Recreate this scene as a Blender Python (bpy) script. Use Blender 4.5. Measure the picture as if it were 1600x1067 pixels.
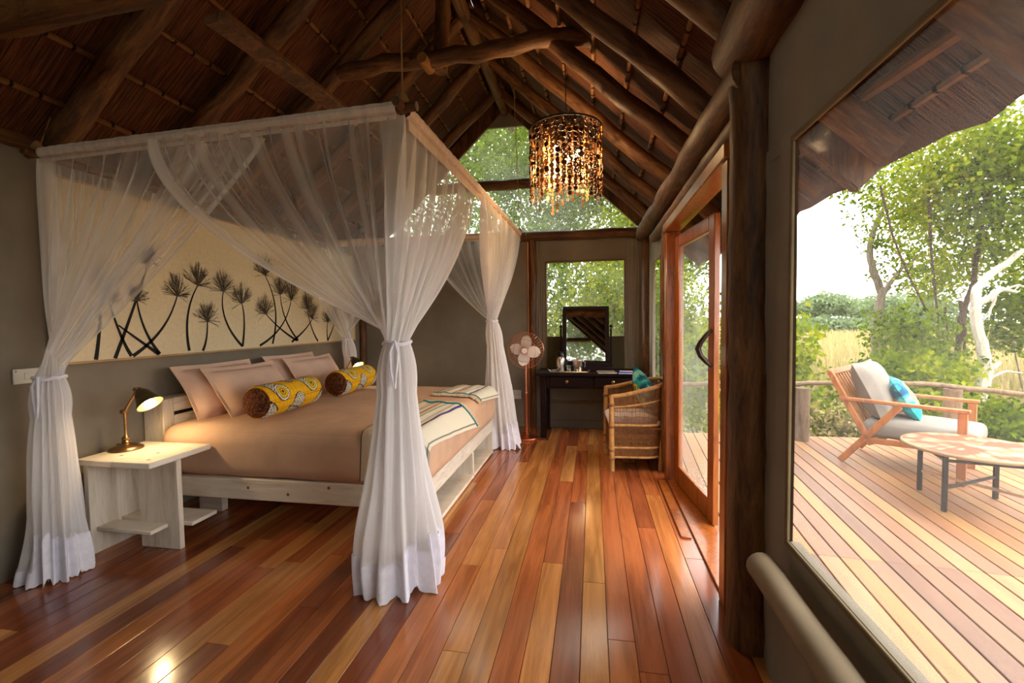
import bpy, bmesh, math, random
import numpy as np
from mathutils import Vector, Matrix, noise

for o in list(bpy.data.objects): bpy.data.objects.remove(o)
SC = bpy.context.scene
COL = SC.collection
PI = math.pi
rnd = random.Random(7)

# ------------------------------------------------------------------ camera
CAM_H, FPX, YAW, PITCH, ROLL = 1.40, 700.0, .1783, -.0445, -.0130
F = Vector((-math.sin(YAW)*math.cos(PITCH), math.cos(YAW)*math.cos(PITCH), math.sin(PITCH)))
r0 = Vector((math.cos(YAW), math.sin(YAW), 0)); u0 = r0.cross(F)
RT = r0*math.cos(ROLL) + u0*math.sin(ROLL); UP = -r0*math.sin(ROLL) + u0*math.cos(ROLL)
CAMP = Vector((0, 0, CAM_H))
cam = bpy.data.cameras.new('camera'); camo = bpy.data.objects.new('camera', cam); COL.objects.link(camo)
cam.sensor_width = 36; cam.lens = FPX*36/1600; cam.clip_start = .02; cam.clip_end = 600
m = Matrix((RT, UP, -F)).transposed().to_4x4(); m.translation = CAMP; camo.matrix_world = m
SC.camera = camo
def ray(px, py): return F + RT*((px-800)/FPX) + UP*((533.5-py)/FPX)
def on(i, px, py, v):
    d = ray(px, py); return CAMP + d*((v-CAMP[i])/d[i])

# ------------------------------------------------------------------ world, sun, exposure
SC.view_settings.view_transform = 'Standard'; SC.view_settings.look = 'None'
SC.view_settings.gamma = 1; SC.view_settings.use_curve_mapping = False
SC.view_settings.exposure = 0.8
W = bpy.data.worlds.new('sky'); SC.world = W; W.use_nodes = True
bg = W.node_tree.nodes['Background']; bg.inputs[0].default_value = (1.0, .99, .975, 1); bg.inputs[1].default_value = 4.0
sun = bpy.data.lights.new('sun_offscreen', 'SUN'); sun.energy = 1.0; sun.angle = math.radians(25); sun.color = (1, .95, .86)
suno = bpy.data.objects.new('sun_offscreen', sun); COL.objects.link(suno)
suno.rotation_euler = Vector((-.62, .25, -.75)).to_track_quat('-Z', 'Y').to_euler()
SC.cycles.transparent_max_bounces = 32
SC.cycles.max_bounces = 12; SC.cycles.diffuse_bounces = 6; SC.cycles.transmission_bounces = 8

# ------------------------------------------------------------------ materials
def lin(r, g, b, a=1):
    f = lambda c: (c/255/12.92 if c/255 <= .04045 else ((c/255+.055)/1.055)**2.4)
    return (f(r), f(g), f(b), a)
class NT:
    def __init__(s, name):
        s.m = bpy.data.materials.new(name); s.m.use_nodes = True
        s.t = s.m.node_tree; s.t.nodes.clear()
        s.out = s.n('ShaderNodeOutputMaterial')
    def n(s, kind, **kw):
        x = s.t.nodes.new(kind)
        for k, v in kw.items(): setattr(x, k, v)
        return x
    def l(s, a, b): s.t.links.new(a, b)
    def coords(s, scale=(1, 1, 1), rand=False, kind='Object'):
        tc = s.n('ShaderNodeTexCoord'); mp = s.n('ShaderNodeMapping'); mp.inputs['Scale'].default_value = scale
        s.l(tc.outputs[kind], mp.inputs['Vector'])
        if rand:
            oi = s.n('ShaderNodeObjectInfo'); mu = s.n('ShaderNodeMath', operation='MULTIPLY'); mu.inputs[1].default_value = 57.3
            s.l(oi.outputs['Random'], mu.inputs[0]); cx = s.n('ShaderNodeCombineXYZ')
            for i in range(3): s.l(mu.outputs[0], cx.inputs[i])
            s.l(cx.outputs[0], mp.inputs['Location'])
        return mp.outputs[0]
    def noise(s, vec, scale=5, detail=4, rough=.6, dist=0):
        x = s.n('ShaderNodeTexNoise'); x.inputs['Scale'].default_value = scale; x.inputs['Detail'].default_value = detail
        x.inputs['Roughness'].default_value = rough; x.inputs['Distortion'].default_value = dist
        if vec is not None: s.l(vec, x.inputs['Vector'])
        return x.outputs['Fac']
    def ramp(s, fac, stops, interp='LINEAR'):
        x = s.n('ShaderNodeValToRGB'); e = x.color_ramp.elements; x.color_ramp.interpolation = interp
        e[0].position, e[0].color = stops[0]; e[1].position, e[1].color = stops[-1]
        for p, c in stops[1:-1]:
            k = e.new(p); k.color = c
        s.l(fac, x.inputs[0]); return x.outputs[0]
    def mix(s, a, b, fac, mode='MIX'):
        x = s.n('ShaderNodeMix', data_type='RGBA', blend_type=mode)
        for sock, v in ((x.inputs[0], fac), (x.inputs[6], a), (x.inputs[7], b)):
            if hasattr(v, 'is_output'): s.l(v, sock)
            else: sock.default_value = v
        return x.outputs[2]
    def bump(s, h, strength=.3, dist=.01):
        x = s.n('ShaderNodeBump'); x.inputs['Strength'].default_value = strength; x.inputs['Distance'].default_value = dist
        s.l(h, x.inputs['Height']); return x.outputs[0]
    def bsdf(s, col, rough=.6, metal=0, bump=None, spec=.5, coat=0):
        x = s.n('ShaderNodeBsdfPrincipled')
        if hasattr(col, 'is_output'): s.l(col, x.inputs['Base Color'])
        else: x.inputs['Base Color'].default_value = col
        if hasattr(rough, 'is_output'): s.l(rough, x.inputs['Roughness'])
        else: x.inputs['Roughness'].default_value = rough
        x.inputs['Metallic'].default_value = metal; x.inputs['Specular IOR Level'].default_value = spec
        x.inputs['Coat Weight'].default_value = coat; x.inputs['Coat Roughness'].default_value = .12
        if bump is not None: s.l(bump, x.inputs['Normal'])
        return x.outputs[0]
    def done(s, sh):
        s.l(sh, s.out.inputs[0]); return s.m

def mat_plain(name, rgb, rough=.6, metal=0, var=.12, scale=8, bump=.1, spec=.4, stretch=(1, 1, 1)):
    t = NT(name); v = t.coords(stretch); f = t.noise(v, scale, 4)
    c = lin(*rgb); d = tuple(x*(1-var*2) for x in c[:3])+(1,); e = tuple(min(1, x*(1+var)) for x in c[:3])+(1,)
    col = t.ramp(f, [(.3, d), (.7, e)])
    b = t.bump(f, bump, .005) if bump else None
    return t.done(t.bsdf(col, rough, metal, b, spec))
def mat_attr(name, rough=.8, weave=350, bump=.15):
    t = NT(name); a = t.n('ShaderNodeVertexColor', layer_name='Col'); v = t.coords(); f = t.noise(v, weave, 2)
    col = t.mix(a.outputs[0], (.5, .5, .5, 1), .12, 'OVERLAY')
    return t.done(t.bsdf(a.outputs[0], rough, 0, t.bump(f, bump, .002), .2))
def mat_wood(name, stops, rough=.5, stretch=(9, 9, .9), scale=3, bump=.25, rand=True, coat=0, fine=1.0):
    """grain runs along the object's local Z unless stretched otherwise"""
    t = NT(name); v = t.coords(stretch, rand); f = t.noise(v, scale, 8, .65, 1.2)
    v2 = t.coords(tuple(x*6 for x in stretch), rand); g = t.noise(v2, scale, 4, .6)
    mx = t.n('ShaderNodeMath', operation='MULTIPLY_ADD'); t.l(g, mx.inputs[0]); mx.inputs[1].default_value = .35*fine
    t.l(f, mx.inputs[2]); ad = t.n('ShaderNodeMath', operation='SUBTRACT'); t.l(mx.outputs[0], ad.inputs[0]); ad.inputs[1].default_value = .17*fine
    col = t.ramp(ad.outputs[0], [(p, lin(*c)) for p, c in stops])
    return t.done(t.bsdf(col, rough, 0, t.bump(ad.outputs[0], bump, .006), .4, coat))
def mat_plank(name, tones, rough, stretch, bump=.1, coat=0, knot=.5):
    """board with its own tone per object and grain along local Y"""
    t = NT(name); oi = t.n('ShaderNodeObjectInfo')
    base = t.ramp(oi.outputs['Random'], [(i/len(tones), lin(*c)) for i, c in enumerate(tones)], 'CONSTANT')
    v = t.coords(stretch, True); f = t.noise(v, 2.2, 8, .62, .8)
    v2 = t.coords((stretch[0]*5, stretch[1]*1.2, stretch[2]*5), True); g = t.noise(v2, 3, 4, .6)
    c1 = t.mix(base, (.22, .13, .08, 1), t.ramp(f, [(.38, (knot, knot, knot, 1)), (.62, (0, 0, 0, 1))]), 'MULTIPLY')
    c2 = t.mix(c1, (1.3, 1.22, 1.1, 1), t.ramp(g, [(.45, (0, 0, 0, 1)), (.8, (.7, .7, .7, 1))]), 'MULTIPLY')
    rr = t.n('ShaderNodeMapRange'); t.l(f, rr.inputs[0]); rr.inputs[3].default_value = rough*.8; rr.inputs[4].default_value = rough*1.3
    return t.done(t.bsdf(c2, rr.outputs[0], 0, t.bump(g, bump, .002), .5, coat))
def mat_emit(name, rgb, strength):
    t = NT(name); e = t.n('ShaderNodeEmission'); e.inputs[0].default_value = lin(*rgb); e.inputs[1].default_value = strength
    return t.done(e.outputs[0])
def mat_pane(name, haze=.05, gloss=.05, tint=(.97, .98, .96, 1), rough=.02):
    t = NT(name); tr = t.n('ShaderNodeBsdfTransparent'); tr.inputs[0].default_value = tint
    gl = t.n('ShaderNodeBsdfGlossy'); gl.inputs['Roughness'].default_value = rough
    tl = t.n('ShaderNodeBsdfTranslucent'); tl.inputs[0].default_value = (.9, .9, .88, 1)
    v = t.coords((1, 1, 1)); f = t.noise(v, 2.5, 6, .7)
    hz = t.n('ShaderNodeMapRange'); t.l(f, hz.inputs[0]); hz.inputs[1].default_value = .35; hz.inputs[2].default_value = .75
    hz.inputs[3].default_value = haze*.4; hz.inputs[4].default_value = haze*1.6
    a = t.n('ShaderNodeMixShader'); t.l(hz.outputs[0], a.inputs[0]); t.l(tr.outputs[0], a.inputs[1]); t.l(tl.outputs[0], a.inputs[2])
    b = t.n('ShaderNodeMixShader'); b.inputs[0].default_value = gloss; t.l(a.outputs[0], b.inputs[1]); t.l(gl.outputs[0], b.inputs[2])
    return t.done(b.outputs[0])
def mat_sheer(name, rgb=(250, 248, 248)):
    """netting: vertex colour red channel is how closely the threads are gathered"""
    t = NT(name); a = t.n('ShaderNodeVertexColor', layer_name='Col'); sp = t.n('ShaderNodeSeparateColor'); t.l(a.outputs[0], sp.inputs[0])
    tr = t.n('ShaderNodeBsdfTransparent'); df = t.n('ShaderNodeBsdfDiffuse'); tl = t.n('ShaderNodeBsdfTranslucent')
    df.inputs[0].default_value = lin(*rgb); tl.inputs[0].default_value = lin(*rgb)
    m1 = t.n('ShaderNodeMixShader'); m1.inputs[0].default_value = .45; t.l(df.outputs[0], m1.inputs[1]); t.l(tl.outputs[0], m1.inputs[2])
    m2 = t.n('ShaderNodeMixShader'); t.l(sp.outputs[0], m2.inputs[0]); t.l(tr.outputs[0], m2.inputs[1]); t.l(m1.outputs[0], m2.inputs[2])
    return t.done(m2.outputs[0])
def mat_leaf(name, c1, c2, trans=.45):
    t = NT(name); a = t.n('ShaderNodeVertexColor', layer_name='Col'); sp = t.n('ShaderNodeSeparateColor'); t.l(a.outputs[0], sp.inputs[0])
    col = t.ramp(sp.outputs[0], [(0, lin(*c1)), (1, lin(*c2))])
    df = t.n('ShaderNodeBsdfDiffuse'); tl = t.n('ShaderNodeBsdfTranslucent'); t.l(col, df.inputs[0]); t.l(col, tl.inputs[0])
    m1 = t.n('ShaderNodeMixShader'); m1.inputs[0].default_value = trans; t.l(df.outputs[0], m1.inputs[1]); t.l(tl.outputs[0], m1.inputs[2])
    return t.done(m1.outputs[0])

M = {}
M['floor'] = mat_plank('varnished_floor', [(184, 108, 54), (158, 88, 46), (192, 126, 68), (174, 98, 52), (142, 74, 42), (198, 138, 80), (180, 108, 56), (164, 90, 50), (188, 116, 62), (176, 118, 62), (174, 98, 56), (132, 72, 46), (194, 130, 72), (168, 94, 52)], .17, (7, .55, 7), .05, .3)
M['deck'] = mat_plank('weathered_deck', [(142, 96, 58), (128, 88, 60), (152, 108, 60), (136, 94, 66), (150, 104, 52), (112, 76, 54), (152, 112, 70), (138, 92, 54)], .55, (7, .5, 7), .15, 0, .3)
M['joist'] = mat_plain('rough_joist_timber', (124, 92, 60), .9)
M['canvas'] = mat_plain('tent_canvas', (134, 124, 109), .9, 0, .07, 3, .1, .1)
M['canvas_dark'] = M['canvas_side'] = M['canvas']
M['flap'] = mat_plain('olive_canvas_flap', (74, 64, 46), .9, 0, .08, 4, .1, .1)
M['piping'] = mat_plain('tan_webbing', (112, 94, 66), .85)
M['log'] = mat_wood('round_pole', [(.3, (40, 21, 9)), (.5, (92, 57, 28)), (.65, (122, 82, 41)), (.8, (70, 40, 19))], .6, (5, 5, .75), 3, .4)
M['post'] = M['rafter'] = M['log']
M['logend'] = mat_plain('sawn_log_end', (150, 104, 54), .7)
M['lath'] = mat_plain('lath_wood', (122, 80, 40), .7, 0, .2, 12, .2)
M['twine'] = mat_plain('black_twine', (18, 12, 8), .8)
def mat_thatch():
    t = NT('thatch_reed'); v = t.coords((42, 1.2, 42), False, 'UV'); f = t.noise(v, 3, 5, .6, .3)
    v2 = t.coords((3, .4, 3), False, 'UV'); g = t.noise(v2, 2, 4, .6)
    c = t.ramp(f, [(.32, lin(30, 12, 7)), (.5, lin(82, 43, 22)), (.62, lin(120, 72, 35)), (.75, lin(66, 32, 17))])
    c = t.mix(c, lin(92, 60, 40), t.ramp(g, [(.45, (0, 0, 0, 1)), (.8, (.5, .5, .5, 1))]))
    return t.done(t.bsdf(c, .75, 0, t.bump(f, .9, .012), .3))
M['thatch'] = mat_thatch()
M['whitewood'] = mat_wood('whitewashed_pine', [(.25, (184, 160, 132)), (.42, (216, 202, 182)), (.6, (228, 216, 200)), (.8, (236, 228, 214))], .55, (.7, 1.2, 6), 2.5, .1)
M['whitewood_v'] = mat_wood('whitewashed_pine_upright', [(.25, (178, 156, 130)), (.42, (212, 198, 178)), (.6, (224, 212, 196)), (.8, (234, 226, 212))], .55, (6, 6, .6), 2.5, .1)
M['knot'] = mat_plain('pine_knot', (128, 92, 60), .6)
M['doorwood'] = mat_wood('varnished_door', [(.3, (104, 48, 16)), (.5, (150, 80, 30)), (.7, (172, 100, 42))], .28, (8, 8, .8), 3, .05, True, .3)
M['darkwood'] = mat_plain('espresso_wood', (30, 13, 10), .5, 0, .25, 6, .05, .15, (1, 6, 6))
M['handle'] = mat_plain('dark_carved_handle', (44, 20, 12), .35)
M['chairwood'] = mat_wood('oiled_teak', [(.3, (122, 70, 36)), (.5, (160, 98, 54)), (.75, (178, 120, 72))], .5, (6, 6, 1), 3, .1)
M['cane'] = mat_plain('cane', (186, 136, 78), .5, 0, .2, 30, .15)
M['cane_dark'] = mat_plain('cane_brown', (140, 90, 44), .5, 0, .25, 40, .15)
M['sheet'] = mat_plain('dusty_pink_cotton', (206, 168, 140), .85, 0, .05, 6, .12, .1)
M['pillow'] = mat_plain('blush_pillowcase', (216, 180, 158), .85, 0, .05, 6, .12, .1)
M['print'] = mat_attr('printed_cotton')
M['throw'] = mat_attr('woven_throw', .9, 500, .3)
M['teal'] = mat_plain('teal_fringe', (30, 130, 140), .9)
M['cream_fringe'] = mat_plain('cream_fringe', (220, 200, 170), .9)
M['net'] = mat_sheer('white_netting')
M['netband'] = mat_plain('netting_sleeve', (226, 206, 190), .9, 0, .08, 30, .3, .1, (1, 1, .2))
M['whitecotton'] = mat_plain('white_cotton', (236, 234, 244), .9, 0, .05, 20, .2, .1)
M['brass'] = mat_plain('aged_brass', (166, 132, 92), .34, 1, .15, 20, .05)
M['shade'] = mat_plain('dark_bronze_shade', (96, 82, 58), .45, .7, .15, 14, .05)
M['copper'] = mat_plain('polished_copper', (226, 138, 100), .34, 1, .05, 10, 0)
M['blade'] = mat_plain('satin_blade', (232, 228, 222), .45, 0, .04, 8, 0)
M['steel'] = mat_plain('brushed_steel', (200, 196, 190), .25, 1, .05, 30, .03)
M['black'] = mat_plain('black_plastic', (14, 13, 13), .3)
M['glass'] = mat_pane('tumbler_glass', .05, .15, (.9, .92, .9, 1))
M['mirror'] = mat_plain('mirror_silver', (215, 215, 210), .02, 1, .0, 3, 0)
M['pane'] = mat_pane('door_glass', .05, .05)
M['vinyl'] = mat_pane('clear_vinyl', .018, .0015, (.98, .98, .97, 1), .06)
M['netwindow'] = mat_pane('mesh_window', .03, .01)
M['gableglass'] = mat_pane('gable_glass', .055, .03, (.86, .88, .84, 1))
M['switch'] = mat_plain('white_plastic', (216, 210, 198), .4, 0, .02)
M['screw'] = mat_plain('screw_grey', (90, 86, 80), .4, .6)
M['paintcanvas'] = mat_plain('painted_cream_canvas', (226, 208, 172), .9, 0, .04, 40, .1, .1)
M['ink'] = mat_plain('black_paint', (26, 22, 18), .8)
M['ink_soft'] = mat_plain('charcoal_paint', (74, 66, 50), .8)
M['frame'] = mat_plain('pale_frame', (190, 150, 100), .5)
M['blind'] = mat_plain('rolled_canvas', (140, 124, 102), .85, 0, .07, 4, .1, .1)
M['coco'] = mat_plain('coconut_shell', (86, 50, 24), .35, 0, .4, 60, .1)
M['coco_light'] = mat_plain('pale_shell', (176, 122, 66), .4, 0, .25, 60, .1)
M['bulb'] = mat_emit('glowing_bulb', (255, 205, 130), 40)
M['lampbulb'] = mat_emit('lamp_bulb', (255, 226, 170), 70)
M['rope'] = mat_plain('sisal_rope', (150, 112, 66), .9)
M['cushiongrey'] = mat_plain('grey_outdoor_fabric', (128, 121, 113), .9, 0, .06, 12, .2, .1)
M['iron'] = mat_plain('black_iron', (44, 38, 36), .5, .6, .1)
M['railwood'] = mat_wood('weathered_branch', [(.3, (70, 52, 36)), (.6, (128, 104, 80)), (.8, (92, 70, 50))], .8, (7, 7, .8), 3, .4)
M['whitebark'] = mat_wood('pale_bark', [(.3, (110, 100, 84)), (.5, (170, 161, 146)), (.8, (190, 182, 168))], .8, (3, 3, 1.5), 3, .4)
M['bark'] = mat_wood('grey_bark', [(.3, (70, 60, 48)), (.6, (124, 112, 94)), (.8, (96, 84, 66))], .85, (4, 4, 1), 3, .5)
M['vine'] = mat_plain('dark_vine', (62, 46, 32), .9)
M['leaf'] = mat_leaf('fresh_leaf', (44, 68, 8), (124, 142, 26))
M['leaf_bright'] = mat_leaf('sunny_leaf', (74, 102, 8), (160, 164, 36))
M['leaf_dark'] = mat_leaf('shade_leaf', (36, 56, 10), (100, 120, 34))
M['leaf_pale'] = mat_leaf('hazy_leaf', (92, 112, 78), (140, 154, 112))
M['grass'] = mat_leaf('dry_grass', (118, 114, 66), (176, 158, 112), .4)
def mat_ground():
    t = NT('meadow_ground'); v = t.coords((1, 1, 1)); f = t.noise(v, .16, 5); g = t.noise(v, 5, 4)
    c = t.ramp(f, [(.35, lin(96, 100, 50)), (.55, lin(148, 132, 90)), (.7, lin(160, 142, 102))])
    c = t.mix(c, lin(90, 92, 40), t.ramp(g, [(.4, (.5, .5, .5, 1)), (.7, (0, 0, 0, 1))]))
    return t.done(t.bsdf(c, .95, 0, t.bump(g, .8, .05), .1))
M['ground'] = mat_ground()

# ------------------------------------------------------------------ mesh helpers
def tag(o, label=None, cat=None, group=None, kind=None):
    if label: o['label'] = label
    if cat: o['category'] = cat
    if group: o['group'] = group
    if kind: o['kind'] = kind
    return o
def empty(name, loc=(0, 0, 0), rz=0, label=None, cat=None, group=None, kind=None):
    o = bpy.data.objects.new(name, None); COL.objects.link(o); o.location = loc; o.rotation_euler = (0, 0, rz); o.empty_display_size = .1
    return tag(o, label, cat, group, kind)
class MB:
    def __init__(s): s.v = []; s.f = []; s.c = None; s.uv = None
    def add(s, vs, fs):
        k = len(s.v); s.v += [tuple(p) for p in vs]; s.f += [tuple(i+k for i in f) for f in fs]; return s
    def box(s, x0, x1, y0, y1, z0, z1, b=0):
        if b <= 0:
            return s.add([(x, y, z) for x in (x0, x1) for y in (y0, y1) for z in (z0, z1)],
                  [(0, 1, 3, 2), (4, 6, 7, 5), (0, 4, 5, 1), (2, 3, 7, 6), (0, 2, 6, 4), (1, 5, 7, 3)])
        bm = bmesh.new(); bmesh.ops.create_cube(bm, size=1)
        for v in bm.verts: v.co = Vector(((x0+x1)/2+v.co.x*(x1-x0), (y0+y1)/2+v.co.y*(y1-y0), (z0+z1)/2+v.co.z*(z1-z0)))
        bmesh.ops.bevel(bm, geom=bm.edges[:], offset=min(b, (x1-x0)*.45, (y1-y0)*.45, (z1-z0)*.45), segments=1 if b < .01 else 2, affect='EDGES')
        s.bm(bm); return s
    def bm(s, bm):
        bm.verts.index_update(); s.add([v.co for v in bm.verts], [[v.index for v in f.verts] for f in bm.faces]); bm.free()
    def obox(s, p0, p1, w, t, upv=(0, 0, 1), b=0):
        """bar from p0 to p1, width w sideways and thickness t along upv"""
        p0, p1 = Vector(p0), Vector(p1); d = (p1-p0).normalized(); a = d.cross(Vector(upv)).normalized(); u = a.cross(d)
        k = MB().box(-w/2, w/2, 0, (p1-p0).length, -t/2, t/2, b)
        s.add([p0+a*x+d*y+u*z for x, y, z in k.v], k.f); return s
    def tube(s, pts, rs, n=8, cap=True, closed=False):
        pts = [Vector(p) for p in pts]; N = len(pts)
        if not hasattr(rs, '__len__'): rs = [rs]*N
        d0 = (pts[1]-pts[0]).normalized(); a = d0.orthogonal().normalized(); k = len(s.v)
        for i, p in enumerate(pts):
            if closed: d = (pts[(i+1) % N]-pts[i-1]).normalized()
            else: d = (pts[min(i+1, N-1)]-pts[max(i-1, 0)]).normalized()
            a = (a-d*a.dot(d)).normalized(); b = d.cross(a)
            for j in range(n):
                t = 2*PI*j/n; s.v.append(tuple(p+(a*math.cos(t)+b*math.sin(t))*rs[i]))
        for i in range(N if closed else N-1):
            for j in range(n):
                i2 = (i+1) % N
                s.f.append((k+i*n+j, k+i*n+(j+1) % n, k+i2*n+(j+1) % n, k+i2*n+j))
        if cap and not closed:
            s.f.append(tuple(k+j for j in range(n))[::-1]); s.f.append(tuple(k+(N-1)*n+j for j in range(n)))
        return s
    def lathe(s, prof, n=20, c=(0, 0, 0), ax=None):
        """profile of (radius, height) turned about local z (or axis ax) through c"""
        k = len(s.v); c = Vector(c); R = Matrix.Identity(3) if ax is None else Vector((0, 0, 1)).rotation_difference(Vector(ax)).to_matrix()
        for r_, h in prof:
            for j in range(n):
                t = 2*PI*j/n; s.v.append(tuple(c+R@Vector((r_*math.cos(t), r_*math.sin(t), h))))
        for i in range(len(prof)-1):
            for j in range(n): s.f.append((k+i*n+j, k+i*n+(j+1) % n, k+(i+1)*n+(j+1) % n, k+(i+1)*n+j))
        if prof[0][0] > 1e-4: s.f.append(tuple(k+j for j in range(n))[::-1])
        if prof[-1][0] > 1e-4: s.f.append(tuple(k+(len(prof)-1)*n+j for j in range(n)))
        return s
    def grid(s, P, cu=False):
        """P[i][j] points"""
        k = len(s.v); n, m_ = len(P), len(P[0])
        for row in P: s.v += [tuple(p) for p in row]
        for i in range(n-1):
            for j in range(m_ if cu else m_-1):
                j2 = (j+1) % m_; s.f.append((k+i*m_+j, k+i*m_+j2, k+(i+1)*m_+j2, k+(i+1)*m_+j))
        return s
    def xf(s, mat): s.v = [tuple(mat@Vector(p)) for p in s.v]; return s
    def build(s, name, mat, parent=None, loc=None, rot=None, smooth=True, **kw):
        me = bpy.data.meshes.new(name); me.from_pydata(s.v, [], s.f); me.validate()
        me.materials.append(M[mat] if isinstance(mat, str) else mat)
        if s.c is not None:
            at = me.color_attributes.new('Col', 'FLOAT_COLOR', 'POINT'); at.data.foreach_set('color', np.array(s.c, dtype=np.float32).ravel())
        if s.uv is not None:
            ul = me.uv_layers.new(name='UVMap'); idx = np.empty(len(me.loops), dtype=np.int32); me.loops.foreach_get('vertex_index', idx)
            ul.data.foreach_set('uv', np.array(s.uv, dtype=np.float32)[idx].ravel())
        if smooth:
            me.shade_smooth() if hasattr(me, 'shade_smooth') else None
            try: me.set_sharp_from_angle(angle=math.radians(40))
            except Exception: pass
        o = bpy.data.objects.new(name, me); COL.objects.link(o)
        if parent is not None: o.parent = parent
        if loc is not None: o.location = loc
        if rot is not None: o.rotation_euler = rot
        return tag(o, **kw)
def obj_data(name, me, parent=None, loc=None, rot=None, scale=None, **kw):
    o = bpy.data.objects.new(name, me); COL.objects.link(o)
    if parent is not None: o.parent = parent
    if loc is not None: o.location = loc
    if rot is not None: o.rotation_euler = rot
    if scale is not None: o.scale = scale
    return tag(o, **kw)
def copy_tree(o, parent=None):
    c = o.copy(); COL.objects.link(c)
    if parent is not None: c.parent = parent
    for ch in [x for x in bpy.data.objects if x.parent == o]: copy_tree(ch, c)
    return c
def wob(i, s, k=1.0): return noise.noise(Vector((i*1.7+s*13.1, s*3.3, i*.4)))*k
def log(name, p0, p1, r_a, r_b, mat='rafter', parent=None, n=14, seg=14, amp=.07, bend=.012, seed=0, **kw):
    """a peeled round pole: own local z runs along the pole"""
    p0, p1 = Vector(p0), Vector(p1); L = (p1-p0).length; b = MB(); P = []
    for i in range(seg+1):
        t = i/seg; rr = r_a+(r_b-r_a)*t; cx, cy = wob(i*.45, seed, bend*2), wob(i*.45, seed+5, bend*2); row = []
        for j in range(n):
            a = 2*PI*j/n; q = rr*(1+amp*noise.noise(Vector((math.cos(a)*1.3+seed*7, math.sin(a)*1.3, t*L*2.2))))
            row.append((cx+q*math.cos(a), cy+q*math.sin(a), t*L))
        P.append(row)
    b.grid(P, True); k = seg*n; b.f.append(tuple(range(n))[::-1]); b.f.append(tuple(k+j for j in range(n)))
    o = b.build(name, mat, parent, **kw)
    o.rotation_mode = 'QUATERNION'; o.location = p0; o.rotation_quaternion = Vector((0, 0, 1)).rotation_difference((p1-p0).normalized())
    return o
def light(name, loc, power, col, size, parent=None, kind='POINT'):
    l = bpy.data.lights.new(name, kind); l.energy = power; l.color = col; l.shadow_soft_size = size
    o = bpy.data.objects.new(name, l); COL.objects.link(o); o.location = loc
    if parent is not None: o.parent = parent
    return o
# ================================================================== SETTING
XL, XR, YB, YR = -3.20, .68, 5.85, -1.60           # left, right, back and rear wall faces
RX, RZ, SL = -1.11, 4.417, .94                     # roof ridge and slope
def zt(x): return RZ - SL*abs(x-RX)                # underside of the thatch
CS = 1/math.sqrt(1+SL*SL)

# ---- floor: every board its own piece
floor = empty('floor', (0, 0, 0), 0, 'glossy floor of mixed red and honey hardwood boards', None, None, 'structure')
MB().box(XL-.05, XR+.06, YR, YB+.05, -.10, -.024).build('subfloor', 'joist', floor, smooth=False)
pr = random.Random(3)
x = .059-.1165*28
pk = 0
while x < XR:
    a, b = max(x, XL), min(x+.1165, XR+.03); y = YR - pr.uniform(0, 1.2)
    while y < YB:
        L = pr.choice((.9, 1.25, 1.5, 1.8, 2.2, 2.6)) * pr.uniform(.85, 1.1); y0, y1 = max(y, YR), min(y+L, YB+.02)
        if y1-y0 > .12 and b-a > .02:
            w, l = b-a-.0025, y1-y0-.002
            MB().box(-w/2, w/2, -l/2, l/2, -.022, 0, .0014).build('floor_plank', 'floor', floor, ((a+b)/2, (y0+y1)/2, pr.uniform(-.0006, .0006)), smooth=False); pk += 1
        y += L
    x += .1165

# ---- deck outside
DA = -math.radians(5.1)
deck = empty('deck', (0, 0, 0), DA, 'weathered timber deck outside the clear window', None, None, 'structure')
n = .18; BW = .115
while n < 6.4:
    l0 = max(-2.4, (.76-n*math.cos(DA))/math.sin(-DA)); l1 = (5.80 + n*math.sin(-DA))/math.cos(DA)
    cuts = [l0] + [c for c in (2.98+pr.choice((0, 0, 0, .0))-.088*(n-1.5)*0, ) if l0+.3 < c < l1-.3] + [l1]
    for c0, c1 in zip(cuts[:-1], cuts[1:]):
        if c1-c0 < .05: continue
        l = c1-c0-.004
        MB().box(-BW/2+.004, BW/2-.004, -l/2, l/2, -.026, 0, .003).build('deck_board', 'deck', deck, (n, (c0+c1)/2, -.004), smooth=False)
    n += BW
MB().box(.70, 6.6, -2.3, 5.7, -.30, -.12).build('joist_bed', 'joist', deck, smooth=False)

# ---- ground
g = MB(); N = 60; P = []
for i in range(N+1):
    row = []
    for j in range(N+1):
        X, Y = -120+300*(i/N), -60+260*(j/N); row.append((X, Y, -.75+.25*noise.noise(Vector((X*.05, Y*.05, 0)))))
    P.append(row)
g.grid(P).build('ground', 'ground', label='dry golden meadow ground around the tent', kind='structure')

# ---- roof: thatch, rafters, laths
ceiling = empty('ceiling', (0, 0, 0), 0, 'steep thatched roof on round pole rafters seen from inside', None, None, 'structure')
def thatch(xe, side):
    b = MB(); NU, NV = 60, 24; L = abs(xe-RX)/CS; P = []; uv = []
    for i in range(NV+1):
        v = L*i/NV; row = []
        for j in range(NU+1):
            y = YR-.6 + (YB+1.0-YR)*j/NU
            ragged = (.05*noise.noise(Vector((y*6, 0, side))) if i == NV else 0)
            x = RX+side*(v+ragged)*CS; d = .012*noise.noise(Vector((y*3, v*3, side)))
            row.append((x, y, zt(x)+d)); uv.append((y, v))
        P.append(row)
    b.grid(P); k = len(b.v)
    Q = [[(p[0]+side*.14*SL*CS, p[1], p[2]+.2*CS+.02) for p in row] for row in P]
    b.grid(Q); uv2 = uv+[(u, v) for u, v in uv]
    # close the eave edge
    m_ = NU+1
    for j in range(NU): b.f.append((NV*m_+j, NV*m_+j+1, k+NV*m_+j+1, k+NV*m_+j))
    b.uv = uv2
    return b.build('thatch_slope', 'thatch', ceiling)
thatch(1.36, 1); thatch(-3.95, -1)
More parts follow.
